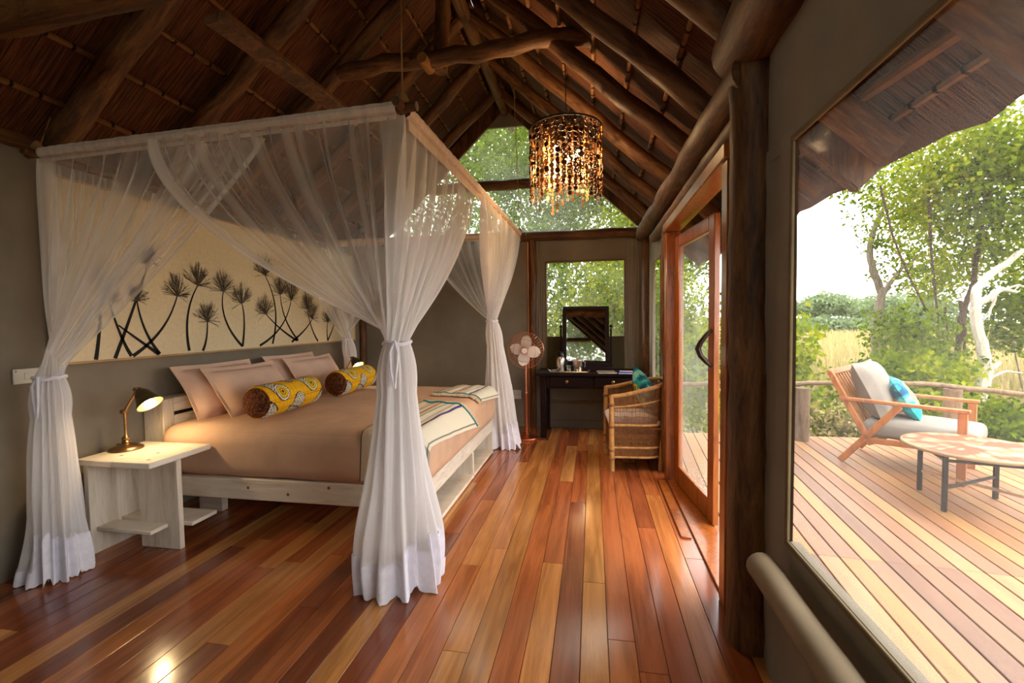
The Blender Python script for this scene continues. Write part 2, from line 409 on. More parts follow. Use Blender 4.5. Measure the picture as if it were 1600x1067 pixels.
RY = [-1.15, -.5, .17, .82, 1.47, 2.12, 2.77, 3.36, 4.04, 4.72, 5.42]
def rz_(x, d): return zt(x) - d/CS                 # point d below the thatch, square to it
for i, y in enumerate(RY):
    for side, xe in ((1, 1.22), (-1, -3.06)):
        p0 = (RX-side*.05, y, rz_(RX-side*.05, .098)); p1 = (xe, y+wob(i, 3, .05), rz_(xe, .105))
        log('rafter', p0, p1, .055, .068, 'rafter', ceiling, 12, 12, .08, .012, i+side*20)
log('ridge_pole', (RX, YR-.3, RZ-.30), (RX, YB+.5, RZ-.28), .06, .06, 'rafter', ceiling, 12, 14)
k = 0
for side, xe in ((1, 1.3), (-1, -3.7)):
    L = abs(xe-RX)/CS; v = .22
    while v < L:
        x = RX+side*v*CS; b = MB(); tw = MB(); pts = []; y = YR
        while y <= YB+.2:
            dx = .012*noise.noise(Vector((y*1.5, v, side))); pts.append((x+dx, y, rz_(x+dx, .016))); y += .35
        b.tube(pts, .016, 6); o = b.build('lath', 'lath', ceiling); k += 1
        y = YR+.1
        while y < YB:
            tw.tube([(x, y-.007, rz_(x, .016)), (x, y+.007, rz_(x, .016))], .0185, 6); y += .125
        tw.build('twine', 'twine', o)
        v += .33
# cross beams, king post, brace
log('tie_beam', (-2.02, 3.36, 3.40), (.02, 3.36, 3.44), .06, .062, 'rafter', ceiling, 14, 14, .08, .02, 31)
log('tie_beam', (-2.78, 1.66, 2.80), (.40, 1.60, 2.88), .075, .085, 'rafter', ceiling, 14, 14, .08, .02, 32)
log('king_post', (-1.16, 3.44, 3.36), (-1.11, 3.42, 4.25), .06, .055, 'rafter', ceiling, 14, 6, .06, .01, 33)
log('strut', (-1.24, 3.25, 3.37), (-1.235, 3.42, 3.37), .04, .04, 'logend', ceiling, 12, 4, .05, .0, 34)
bA, bB = on(1, 352, 38, 1.80), on(1, 545, 182, 3.0)
MB().obox(bA-(bB-bA)*.05, bB+(bB-bA)*.12, .11, .035, (0, -1, .3), .004).build('brace_plank', 'rafter', ceiling)
MB().obox((1.0, 2.35, 2.33), (1.28, 2.35, 2.06), .24, .06, (0, 1, 0), .01).build('rafter_tail', 'rafter', ceiling)
log('eave_pole', (1.10, -1.8, rz_(1.10, .03)), (1.10, 6.0, rz_(1.10, .03)), .026, .022, 'lath', ceiling, 8, 14, .1, .03, 36)

# ---- walls
wl = empty('wall_left', (0, 0, 0), 0, 'taupe canvas wall behind the headboard', None, None, 'structure')
b = MB(); P = []
for i in range(41):
    y = YR+(YB-YR)*i/40; P.append([(XL+.006*noise.noise(Vector((y*1.1, z*.7, 2))), y, z) for z in (0, .5, 1, 1.5, 2, 2.5)])
b.grid(P).build('canvas_panel', 'canvas', wl)
MB().box(XL-.04, XL-.02, YR, YB, -.02, 2.46).build('outer_canvas', 'canvas', wl, smooth=False)
log('wall_plate_log', (XL-.02, YR, 2.47), (XL-.02, YB, 2.47), .06, .06, 'log', wl, 12, 16, .06, .01, 41)
log('corner_post', (XL+.03, YB-.05, 0), (XL+.03, YB-.05, 2.45), .05, .05, 'log', wl, 12, 10, .06, .005, 42)

WX0, WX1, WZ0, WZ1 = -.585, .392, 1.197, 2.153
tr1 = empty('trim_1', (0, 0, 0), 0, 'round log posts and sill log framing the end wall', None, None, 'structure')
wb = empty('wall_back', (0, 0, 0), 0, 'brown canvas end wall behind the writing desk', None, None, 'structure')
def canvas_box(*a, parent, mat='canvas_dark', name='canvas_panel'): return MB().box(*a).build(name, mat, parent, smooth=False)
canvas_box(XL, WX0, YB, YB+.03, 0, 2.5, parent=wb)
canvas_box(WX1, XR+.06, YB, YB+.03, 0, 2.5, parent=wb)
canvas_box(WX0, WX1, YB, YB+.03, 0, WZ0, parent=wb)
canvas_box(WX0, WX1, YB, YB+.03, WZ1, 2.5, parent=wb)
log('sill_log', (-3.1, YB-.03, 2.495), (.72, YB-.03, 2.495), .066, .062, 'log', tr1, 14, 16, .06, .008, 43)
log('wall_post', (-.765, YB-.045, 0), (-.765, YB-.045, 2.45), .042, .04, 'log', tr1, 12, 12, .06, .006, 44)
log('corner_post', (.675, YB-.10, 0), (.665, YB-.10, 2.42), .075, .07, 'post', tr1, 14, 12, .08, .008, 45)
MB().box(-3.2, .7, YB-.02, YB, 0, .10, .004).build('skirting', 'canvas_dark', wb)
for i, (x0, x1) in enumerate(((-.72, -.64), (.44, .58))):
    b = MB(); P = []
    for k in range(9):
        x = x0+(x1-x0)*k/8; P.append([(x, YB-.006-.014*math.sin(k*1.9+z*1.3)**2, z) for z in (.7, 1.1, 1.5, 1.9, 2.3, 2.42)])
    b.grid(P).build('canvas_fold', 'canvas_dark', wb)

w1 = empty('window_1', (0, 0, 0), 0, 'square canvas window above the writing desk with olive flap below', None, None, 'structure')
MB().box(WX0, WX1, YB+.008, YB+.012, WZ0, WZ1).build('pane', 'netwindow', w1, smooth=False)
b = MB()
for a in ((WX0-.018, WX0, .72, WZ1+.018), (WX1, WX1+.018, .72, WZ1+.018), (WX0, WX1, WZ1, WZ1+.018)): b.box(a[0], a[1], YB-.01, YB, a[2], a[3], .003)
b.build('webbing', 'piping', w1)
b = MB(); P = []
for i in range(21):
    x = WX0+(WX1-WX0)*i/20; P.append([(x, YB-.006-.008*noise.noise(Vector((x*5, z*4, 0))), z) for z in (.72, .85, 1.0, 1.1, WZ0)])
b.grid(P).build('flap', 'flap', w1)

def gable(y, parent, mat):
    """glass below the gable rafters, in an upper and a lower pane"""
    zc, zb, zs = 3.18, 3.93, 2.55
    xr = lambda z: RX+(4.17-z)/SL*1.0; xl = lambda z: RX-(4.17-z)/SL
    for z0, z1 in ((zs, zc), (zc, zb)):
        vs = [(xl(z0), y, z0), (xr(z0), y, z0), (xr(z1), y, z1), (xl(z1), y, z1)]
        vs += [(a, y+.006, c) for a, _, c in vs]
        MB().add(vs, [(3, 2, 1, 0), (4, 5, 6, 7), (0, 1, 5, 4), (1, 2, 6, 5), (2, 3, 7, 6), (3, 0, 4, 7)]).build('pane', mat, parent, smooth=False)
    for side in (1, -1):
        xa, xb = RX+side*(4.17-2.45)/SL, RX
        b = MB().obox((xa+side*.06, y, 2.45+.03), (RX, y, 4.17+.10), .05, .17, (side*SL, 0, 1), .006); b.build('gable_rafter', 'rafter', parent)
        # dark canvas between the glass and the thatch
        xo = RX+side*2.2
        MB().add([(xa+side*.05, y+.03, 2.5), (xo, y+.03, 2.36), (RX, y+.03, 4.5), (RX, y+.03, 4.2)], [(0, 1, 2, 3)]).build('gable_canvas', 'canvas_dark', parent, smooth=False)
    MB().box(RX-.30, RX+.30, y-.01, y+.03, zb, 4.3).build('apex_canvas', 'canvas_dark', parent, smooth=False)
    log('cross_bar', (xl(zc)+.0, y-.03, zc), (xr(zc)-.0, y-.03, zc), .068, .066, 'post', parent, 12, 10, .05, .008, 46)
w2 = empty('window_2', (0, 0, 0), 0, 'triangular gable window under the thatch behind the chandelier', None, None, 'structure')
gable(YB, w2, 'gableglass')

# rear wall (behind the viewer) with the gable glass that the mirror shows
wr = empty('wall_rear', (0, 0, 0), 0, 'plain canvas end wall under the rear gable', None, None, 'structure')
canvas_box(XL, XR, YR-.03, YR, 0, 2.5, parent=wr)
log('sill_log', (-3.1, YR+.03, 2.495), (.72, YR+.03, 2.495), .066, .062, 'log', wr, 14, 16, .06, .008, 47)
w6 = empty('window_5', (0, 0, 0), 0, 'triangular gable window in the rear end', None, None, 'structure')
gable(YR, w6, 'gableglass')

# right wall
BY0, BY1, BZ0, BZ1 = .15, 1.69, .615, 2.0
wR = empty('wall_right', (0, 0, 0), 0, 'canvas side wall of log posts towards the deck', None, None, 'structure')
canvas_box(XR, XR+.03, YR, BY0, 0, 2.55, parent=wR, mat='canvas_side')
canvas_box(XR, XR+.03, BY0, BY1, 0, BZ0, parent=wR, mat='canvas_side')
b = MB(); P = []
for i in range(60):
    y = BY0+(2.2-BY0)*i/59; P.append([(XR+.004*math.sin(y*23)+.006*noise.noise(Vector((y*4, 1, 3))), y, z) for z in (BZ1, 2.15, 2.3, 2.5, 2.62)])
b.grid(P).build('canvas_valance', 'canvas_side', wR)
b = MB(); P = []
for i in range(14):
    y = BY1+(2.3-BY1)*i/13; P.append([(XR+.01*math.sin(y*30+z), y, z) for z in (0, .5, 1, 1.5, 2.0, 2.05)])
b.grid(P).build('canvas_panel', 'canvas_side', wR)
canvas_box(XR, XR+.03, 5.36, YB, 0, 2.5, parent=wR); canvas_box(XR, XR+.03, 4.72, 5.36, 0, .75, parent=wR)
canvas_box(XR, XR+.03, 4.72, 5.36, 2.05, 2.5, parent=wR); canvas_box(XR, XR+.03, 4.16, 4.72, 0, 2.5, parent=wR)
canvas_box(XR, XR+.03, 2.2, 4.2, 2.2, 2.55, parent=wR)
log('wall_plate_log', (.655, YR-.3, 2.55), (.635, 2.12, 2.53), .14, .125, 'log', wR, 18, 22, .06, .01, 51)
log('wall_plate_log', (.63, 1.98, 2.40), (.60, 5.9, 2.46), .082, .078, 'log', wR, 16, 22, .07, .01, 52)
log('door_lintel_log', (.655, 2.10, 2.265), (.645, 5.0, 2.27), .05, .05, 'log', wR, 14, 16, .06, .008, 53)
log('wall_post', (.675, 2.04, 0), (.665, 2.04, 2.46), .104, .098, 'post', wR, 20, 26, .07, .006, 54)
log('door_post', (.665, 4.25, 0), (.66, 4.25, 2.22), .045, .04, 'log', wR, 12, 12, .1, .012, 55)
w3 = empty('window_3', (0, 0, 0), 0, 'wide clear vinyl window overlooking the deck chair', None, None, 'structure')
MB().box(XR+.010, XR+.014, BY0, BY1, BZ0, BZ1).build('pane', 'vinyl', w3, smooth=False)
b = MB()
for a in ((BY0-.02, BY1+.02, BZ1, BZ1+.02), (BY0-.02, BY1+.02, BZ0-.02, BZ0), (BY1, BY1+.02, BZ0, BZ1), (BY0-.02, BY0, BZ0, BZ1)):
    b.box(XR-.012, XR, a[0], a[1], a[2], a[3], .003)
b.build('webbing', 'piping', w3)
w4 = empty('window_4', (0, 0, 0), 0, 'narrow tall window strip beside the glazed door', None, None, 'structure')
MB().box(XR+.010, XR+.014, 4.72, 5.36, .75, 2.05).build('pane', 'vinyl', w4, smooth=False)
b = MB().box(XR-.01, XR, 4.72, 4.74, .75, 2.05, .003).box(XR-.01, XR, 5.34, 5.36, .75, 2.05, .003)
b.build('webbing', 'piping', w4)

# glazed door
d1 = empty('door_1', (0, 0, 0), 0, 'varnished wooden doorway with a glazed leaf ajar onto the deck', None, None, 'structure')
MB().box(.615, .735, 2.24, 2.335, 0, 2.14, .006).build('jamb', 'doorwood', d1)
MB().box(.615, .735, 3.99, 4.085, 0, 2.14, .006).build('jamb', 'doorwood', d1)
MB().box(.60, .735, 2.24, 4.085, 2.14, 2.215, .006).build('head', 'doorwood', d1)
MB().box(.63, .80, 2.335, 3.99, -.012, .016, .004).build('threshold', 'doorwood', d1)
MB().box(.55, .615, 2.95, 3.99, .001, .014, .004).build('threshold_strip', 'doorwood', d1)
LW, LH = .86, 2.09
leafb = MB()
leafb.box(0, .10, -.02, .02, .02, LH, .005).box(LW-.10, LW, -.02, .02, .02, LH, .005)
leafb.box(.10, LW-.10, -.02, .02, .02, .17, .005).box(.10, LW-.10, -.02, .02, LH-.10, LH, .005)
ang = math.atan2(3.12-3.97, .80-.705)
leaf = leafb.build('door_leaf', 'doorwood', d1, (.705, 3.98, 0), (0, 0, ang))
MB().box(.10, LW-.10, -.004, .004, .17, LH-.10).build('glass', 'pane', leaf, smooth=False)
hb = MB(); sgn = -1
pts = [(LW-.03, sgn*.022, 1.33), (LW-.035, sgn*.05, 1.30), (LW-.05, sgn*.085, 1.245), (LW-.06, sgn*.10, 1.20), (LW-.05, sgn*.085, 1.155), (LW-.035, sgn*.05, 1.11), (LW-.03, sgn*.022, 1.085)]
hb.tube(pts, [.011, .015, .018, .021, .018, .015, .011], 10)
hb.build('handle', 'handle', leaf)
# hinge pins
for z in (.35, 1.05, 1.8): MB().lathe([(.007, -.05), (.007, .05)], 10, (0, -.024, z)).build('hinge', 'brass', leaf)
# ================================================================== BED
bed = empty('bed', (-2.1, 3.7, 0), 0, 'wide whitewashed timber bed made up in dusty pink cotton', 'bed')
BL = Matrix.Translation((2.1, -3.7, 0))
def bpart(b, name, mat, **kw): return b.xf(BL).build(name, mat, bed, **kw)
BY, BF = 2.62, 4.66                                     # near and far side of the bed
# headboard
hbd = bpart(MB().box(-3.19, -3.02, 2.68, 2.77, 0, .875, .006), 'headboard_post', 'whitewood_v')
bpart(MB().box(-3.19, -3.02, 4.52, 4.61, 0, .875, .006), 'headboard_post', 'whitewood_v')
for z0, z1 in ((.775, .875), (.665, .745), (.545, .632), (.40, .515)):
    bpart(MB().box(-3.06, -3.022, 2.77, 4.52, z0, z1, .005), 'headboard_slat', 'whitewood')
bpart(MB().box(-3.19, -3.06, 2.77, 4.52, .85, .873, .004), 'headboard_top', 'whitewood')
bpart(MB().box(-3.02, -1.06, BY, BY+.04, .215, .36, .006), 'side_rail', 'whitewood')
bpart(MB().box(-3.02, -1.06, BF-.04, BF, .215, .36, .006), 'side_rail', 'whitewood')
bpart(MB().box(-1.10, -1.06, BY+.04, BF-.04, .235, .357, .006), 'foot_rail', 'whitewood')
bpart(MB().box(-3.0, -1.1, BY+.04, BF-.04, .30, .345), 'slat_base', 'whitewood')
for y in (BY+.02, 3.82, BF-.06):
    bpart(MB().box(-1.42, -1.055, y, y+.035, 0, .236, .004), 'foot_support', 'whitewood_v')
for y in (BY+.25, BF-.3):
    bpart(MB().box(-2.95, -2.75, y, y+.06, 0, .236, .004), 'leg', 'whitewood')
for y0, y1 in ((BY+.055, 3.82), (3.855, BF-.06)):
    bpart(MB().box(-1.42, -1.05, y0, y1, .012, .040, .004), 'storage_shelf', 'whitewood')
for kx, ky, kz in ((-2.3, BY-.0008, .30), (-1.7, BY-.0008, .33), (-1.25, BY-.0008, .29), (-2.0, BY-.0008, .27)):
    bpart(MB().lathe([(.011, 0), (.008, .001)], 10, (kx, ky, kz), (0, -1, 0)), 'knot', 'knot')
# mattress with fitted cover: a soft rounded slab
def soft_slab(x0, x1, y0, y1, z0, z1, e=.09, nx=40, ny=44, nz=10, dome=.03, seed=0, wr=.006, bulge=.015):
    b = MB(); P = []
    cx, cy, hx, hy, hz, cz = (x0+x1)/2, (y0+y1)/2, (x1-x0)/2, (y1-y0)/2, (z1-z0)/2, (z0+z1)/2
    bm = bmesh.new(); bmesh.ops.create_cube(bm, size=2)
    bmesh.ops.subdivide_edges(bm, edges=bm.edges[:], cuts=nx, use_grid_fill=True)
    for v in bm.verts:
        p = Vector((v.co.x*hx, v.co.y*hy, v.co.z*hz))
        q = Vector((max(-hx+e, min(hx-e, p.x)), max(-hy+e, min(hy-e, p.y)), max(-hz+e, min(hz-e, p.z))))
        d = p-q
        if d.length > 1e-6: p = q + d.normalized()*min(e, d.length) if d.length > e else p
        fx, fy = 1-(p.x/hx)**2, 1-(p.y/hy)**2
        if v.co.z > .99: p.z += dome*max(0, fx)**.6*max(0, fy)**.6
        k = noise.noise(Vector((p.x*3+seed, p.y*3, p.z*4)))*wr + noise.noise(Vector((p.x*9+seed, p.y*9, p.z*9)))*wr*.35
        n_ = d.normalized() if d.length > 1e-6 else Vector((0, 0, 1))
        s_ = bulge*(1-(p.z/hz)**2) if abs(p.z) < hz else 0
        v.co = Vector((cx, cy, cz)) + p + n_*(k+s_)
    bmesh.ops.recalc_face_normals(bm, faces=bm.faces[:]); b.bm(bm); return b
bpart(soft_slab(-3.0, -1.03, 2.615, 4.675, .345, .70, .10, 46, dome=.03, seed=3), 'mattress', 'sheet')

# ---- pillows: flat oxford border around a plump middle
def pillow_mb(w, h, t, fl=.05, n_=26, seed=0, sag=.02):
    b = MB(); sides = []
    for sgn in (1, -1):
        P = []
        for i in range(n_+1):
            u = -1+2*i/n_; row = []
            for j in range(n_+1):
                v = -1+2*j/n_; iu, iv = w/2-fl, h/2-fl; X, Y = u*w/2, v*h/2
                a, c = abs(X)/iu, abs(Y)/iv; k = 0
                if a < 1 and c < 1: k = ((1-a**2.6)*(1-c**2.6))**.45
                z = sgn*(t/2*k+.003) + .006*noise.noise(Vector((X*9+seed, Y*9, sgn)))*(.4+k) + sag*noise.noise(Vector((X*2.5+seed, Y*2.5, 5)))
                pin = 1-.05*(abs(v)**2*(1-u*u)); pin2 = 1-.06*(abs(u)**2*(1-v*v))
                row.append((X*pin2, Y*pin, z))
            P.append(row)
        sides.append(P)
    b.grid(sides[0]); b.grid([r_[::-1] for r_ in sides[1]])
    P, Q = sides
    ring = lambda S: [S[i][0] for i in range(n_+1)]+[S[n_][j] for j in range(1, n_+1)]+[S[i][n_] for i in range(n_-1, -1, -1)]+[S[0][j] for j in range(n_-1, 0, -1)]
    b.grid([ring(Q), ring(P)], True)
    return b
def place(o, loc, yaw, lean, roll_=0):
    """stand a pillow up: width along yaw direction, leaning back by lean"""
    o.rotation_mode = 'QUATERNION'; o.location = loc
    R = Matrix.Rotation(yaw, 4, 'Z') @ Matrix.Rotation(PI/2-lean, 4, 'X') @ Matrix.Rotation(roll_, 4, 'Z')
    o.rotation_quaternion = R.to_quaternion()
# local width axis -> +y of the room, front face -> +x
pil = [((-2.93, 3.16, .89), .50, 'blush pillow against the headboard, behind another pillow beside the near lamp', 0),
       ((-2.76, 3.26, .875), .62, 'front blush pillow behind the yellow bolster nearest the lit lamp', 1),
       ((-2.93, 4.08, .89), .50, 'blush pillow against the headboard behind the far pillow', 2),
       ((-2.76, 4.16, .875), .62, 'front blush pillow behind the partly hidden yellow bolster', 3)]
for loc, lean, lab, k in pil:
    o = pillow_mb(.78, .48, .17, .045, 26, k*3.7, .03).build('pillow', 'pillow', label=lab, cat='pillow', group='blush pillows along the headboard')
    place(o, loc, PI/2, lean)

# ---- bolsters with printed wax cotton (print is flat colour on the cloth)
Y1, Y2, DK, CR, BR, PU = lin(232, 176, 14), lin(206, 170, 30), lin(26, 20, 26), lin(226, 214, 190), lin(70, 36, 18), lin(60, 44, 72)
def wax(u, a, ph):
    """u metres along, a metres around"""
    c = Y1
    gx, gy = (u/.016) % 1, (a/.016) % 1
    if abs(gx-.5) > .42 or abs(gy-.5) > .42: c = lin(190, 130, 8)
    elif (gx-.5)**2+(gy-.5)**2 < .02: c = lin(170, 108, 6)
    for eu, ea, ang, eye in ((.15, .065, 2.3, 1), (.34, -.035, -2.3, 0), (.53, .08, 2.3, 1), (.02, -.10, 2.2, 0), (.68, -.05, -2.4, 0), (.34, .20, 2.4, 0), (.15, .42, 2.5, 1), (.36, .33, -2.2, 0), (.53, .44, 2.5, 1), (.36, .55, 2.4, 1)):
        da = (a-ea-ph+.37) % .741 - .37; du = u-eu
        x, y = du*math.cos(ang)+da*math.sin(ang), -du*math.sin(ang)+da*math.cos(ang)
        r_ = math.hypot(x, y)
        if -.06 < x < .20:
            w = .078*(1-(max(0, x)/.20)**1.7) if x > 0 else .078*math.sqrt(max(0, 1-(x/.06)**2))
            if abs(y) < w:
                hx, hy = (x/.022) % 1-.5, (y/.022) % 1-.5; q = math.hypot(hx, hy)
                c = CR if .2 < q < .46 else (DK if q >= .46 else PU)
                if abs(y) > w-.010: c = DK
        if eye and r_ < .072:
            c = DK if r_ > .066 else (CR if r_ > .055 else (PU if r_ > .050 else (Y2 if r_ > .028 else (DK if r_ > .022 else (Y1 if r_ > .012 else DK)))))
    return c
def bolster(name, p, yaw, L, R_, ph, lab):
    b = MB(); NU, NA = 150, 150; P = []; C_ = []
    for i in range(NU+1):
        u = L*i/NU; e = min(u, L-u); rr = R_*(1-.10*max(0, 1-e/.03)**2) * (1+.015*math.sin(u*9))
        row = []
        for j in range(NA):
            a = 2*PI*j/NA; row.append((rr*math.cos(a), u-L/2, rr*math.sin(a))); C_.append(wax(u, a*R_, ph))
        P.append(row)
    b.grid(P, True); b.c = C_
    o = b.build(name, 'print', None, p, (0, 0, yaw), label=lab, cat='bolster', group='yellow printed bolsters on the bed')
    for s_ in (-1, 1):
        e = MB(); P = []; C2 = []
        for i in range(15):
            q = i/14; row = []
            for j in range(60):
                a = 2*PI*j/60; r_ = R_*.90*q; x, z = r_*math.cos(a), r_*math.sin(a)
                row.append((x, s_*(L/2+.035*(1-q*q)), z))
                k = noise.noise(Vector((x*120, z*120, 3))); C2.append(BR if k < .12 else lin(126, 66, 24) if k < .4 else DK)
            P.append(row if s_ > 0 else row[::-1]) if False else P.append(row)
        e.grid(P, True); e.c = C2; e.build('end_cap', 'print', o, label='brown speckled round end')
    return o
bolster('bolster', (-2.34, 3.08, .852), math.radians(3), .66, .118, 0, 'yellow peacock-print bolster with its brown end towards the lit lamp')
bolster('bolster', (-2.34, 4.06, .85), math.radians(4), .66, .118, .03, 'yellow peacock-print bolster partly behind the gathered net curtain')

# ---- striped throws across the foot of the bed
ST = [(0, lin(60, 60, 56)), (.006, lin(206, 186, 160)), (.085, lin(120, 130, 110)), (.092, lin(230, 222, 202)), (.15, lin(196, 72, 54)), (.165, lin(214, 206, 176)),
      (.20, lin(132, 138, 116)), (.21, lin(230, 224, 206)), (.27, lin(104, 96, 130)), (.276, lin(232, 226, 210)), (.315, lin(74, 58, 120)), (.335, lin(216, 210, 192)), (.44, lin(60, 70, 60)), (.447, lin(214, 206, 188))]
def stripe(u):
    c = ST[0][1]
    for k, v in ST:
        if u >= k: c = v
    return c
def top_z(x, y):
    fx = 1-((x+2.015)/.985)**2; fy = 1-((y-3.645)/1.03)**2
    return .70+.03*max(0, fx)**.6*max(0, fy)**.6
def throw(y0, y1, drop0, fringe_end, lab, skew=0.0, drop1=0):
    b = MB(); NU, NV = 90, 90; P = []; C_ = []; Wd = .46
    X0 = -1.47
    for i in range(NV+1):
        row = []; s_ = i/NV
        for j in range(NU+1):
            u = Wd*j/NU; x = X0+u; tot = (y1-y0)+drop0+drop1; s = s_*tot - drop0; y = y0+s; z = None
            if s < 0: y, z = y0-.012-.01*math.sin(u*20), .70+s
            elif s > (y1-y0): y, z = y1+.012, .70-(s-(y1-y0))
            xx = x + skew*s_
            over = xx-(-1.115)
            if z is None: z = top_z(min(xx, -1.10), y)+.018
            if over > 0: z -= .55*over*over/.1; 
            z += .006*noise.noise(Vector((x*14, y*6, 1)))+.004*math.sin(x*40+y*3)
            row.append((xx, y, z)); C_.append(stripe(u))
        P.append(row)
    b.grid(P); b.c = C_
    o = b.build('throw_blanket', 'throw', label=lab, cat='throw blanket', group='striped throws across the foot of the bed')
    # fringe and teal edge
    e = P[-1] if fringe_end > 0 else P[0]
    te = MB().tube([Vector(p)+Vector((0, 0, .006)) for p in e[::5]], .008, 6); te.build('teal_edge', 'teal', o)
    fr = MB(); q = random.Random(9)
    for p in e[::1]:
        d = fringe_end; L = q.uniform(.06, .10); x_, y_, z_ = p
        pts = [(x_, y_, z_+.004)]
        for k in range(1, 4): pts.append((x_+q.uniform(-.008, .008), y_+d*L*k/3, top_z(min(x_, -1.10), y_+d*L*k/3)+.012-(.55*max(0, x_+1.115)**2/.1)+.006*q.random()))
        fr.tube(pts, .0042, 4)
    fr.build('fringe', 'cream_fringe', o)
    return o
throw(2.61, 3.52, .30, 1, 'cream throw with red and violet stripes hanging over the bed side', .08)
throw(3.98, 4.64, 0, -1, 'cream striped throw lying flat by the far bed corner', .04)

# ================================================================== CANOPY
NR, FR, NL, FL = Vector((-.85, 1.975, 2.385)), Vector((-.79, 4.95, 2.365)), Vector((-3.03, 2.03, 2.365)), Vector((-3.03, 4.9, 2.36))
can = empty('bed_canopy', (-1.95, 3.4, 2.37), 0, 'rope-hung pole canopy frame wrapped in pale cloth above the bed', 'canopy')
CT = Matrix.Translation((1.95, -3.4, -2.37))
def cpart(b, name, mat, par=None, **kw): return b.xf(CT).build(name, mat, par or can, **kw)
for a, b_ in ((NL, NR), (NR, FR), (FR, FL), (FL, NL)):
    d = (b_-a).normalized(); pts = [a-d*.07+(b_-a+d*.14)*(i/10)+Vector((0, 0, wob(i, a.x, .008))) for i in range(11)]
    cpart(MB().tube(pts, .021, 10), 'pole', 'log')
def sleeve(a, b_, h, nrm, seed):
    b = MB(); P = []; N_ = 90; L = (b_-a).length
    for i in range(N_+1):
        c = a+(b_-a)*(.012+.976*i/N_); s = L*i/N_; ruck = .006*abs(math.sin(s*38+2*math.sin(s*7)))*(.4+.6*abs(noise.noise(Vector((s*2.3, seed, 0)))))
        row = []
        for k in range(14):
            t = k/13; an = PI*.5 + PI*1.0*(1-t)*2
            if k < 9: an = -PI/2+PI*2*(k/8.0)*.98+.03; row.append(c+nrm*math.cos(an)*(.027+ruck)+Vector((0, 0, math.sin(an)*(.030+ruck))))
            else: row.append(c+nrm*(.012+ruck*.5)+Vector((0, 0, -.030-(h-.06)*((k-8)/5))))
        P.append(row)
    b.grid(P); return b
cpart(sleeve(NL, NR, .085, Vector((0, -1, 0)), 1), 'sleeve', 'netband')
cpart(sleeve(NR, FR, .12, Vector((1, 0, 0)), 2), 'sleeve', 'netband')
cpart(sleeve(FR, FL, .085, Vector((0, -1, 0)), 3), 'sleeve', 'netband')
for c, top in ((NR, Vector((-.86, 2.02, zt(-.86)-.14))), (FR, Vector((-.80, 4.72, zt(-.8)-.1))), (NL, Vector((-3.03, 2.10, zt(-3.03)-.02))), (FL, Vector((-3.03, 4.8, zt(-3.03)-.02)))):
    ro = cpart(MB().tube([c+Vector((0, 0, .015)), c+(top-c)*.5, top], .004, 6), 'rope', 'rope')
    k = MB().lathe([(.0, -.02), (.022, -.015), (.03, 0), (.022, .02), (.008, .04), (.0, .042)], 12, c+Vector((0, 0, .03)))
    cpart(k, 'knot', 'rope', ro)

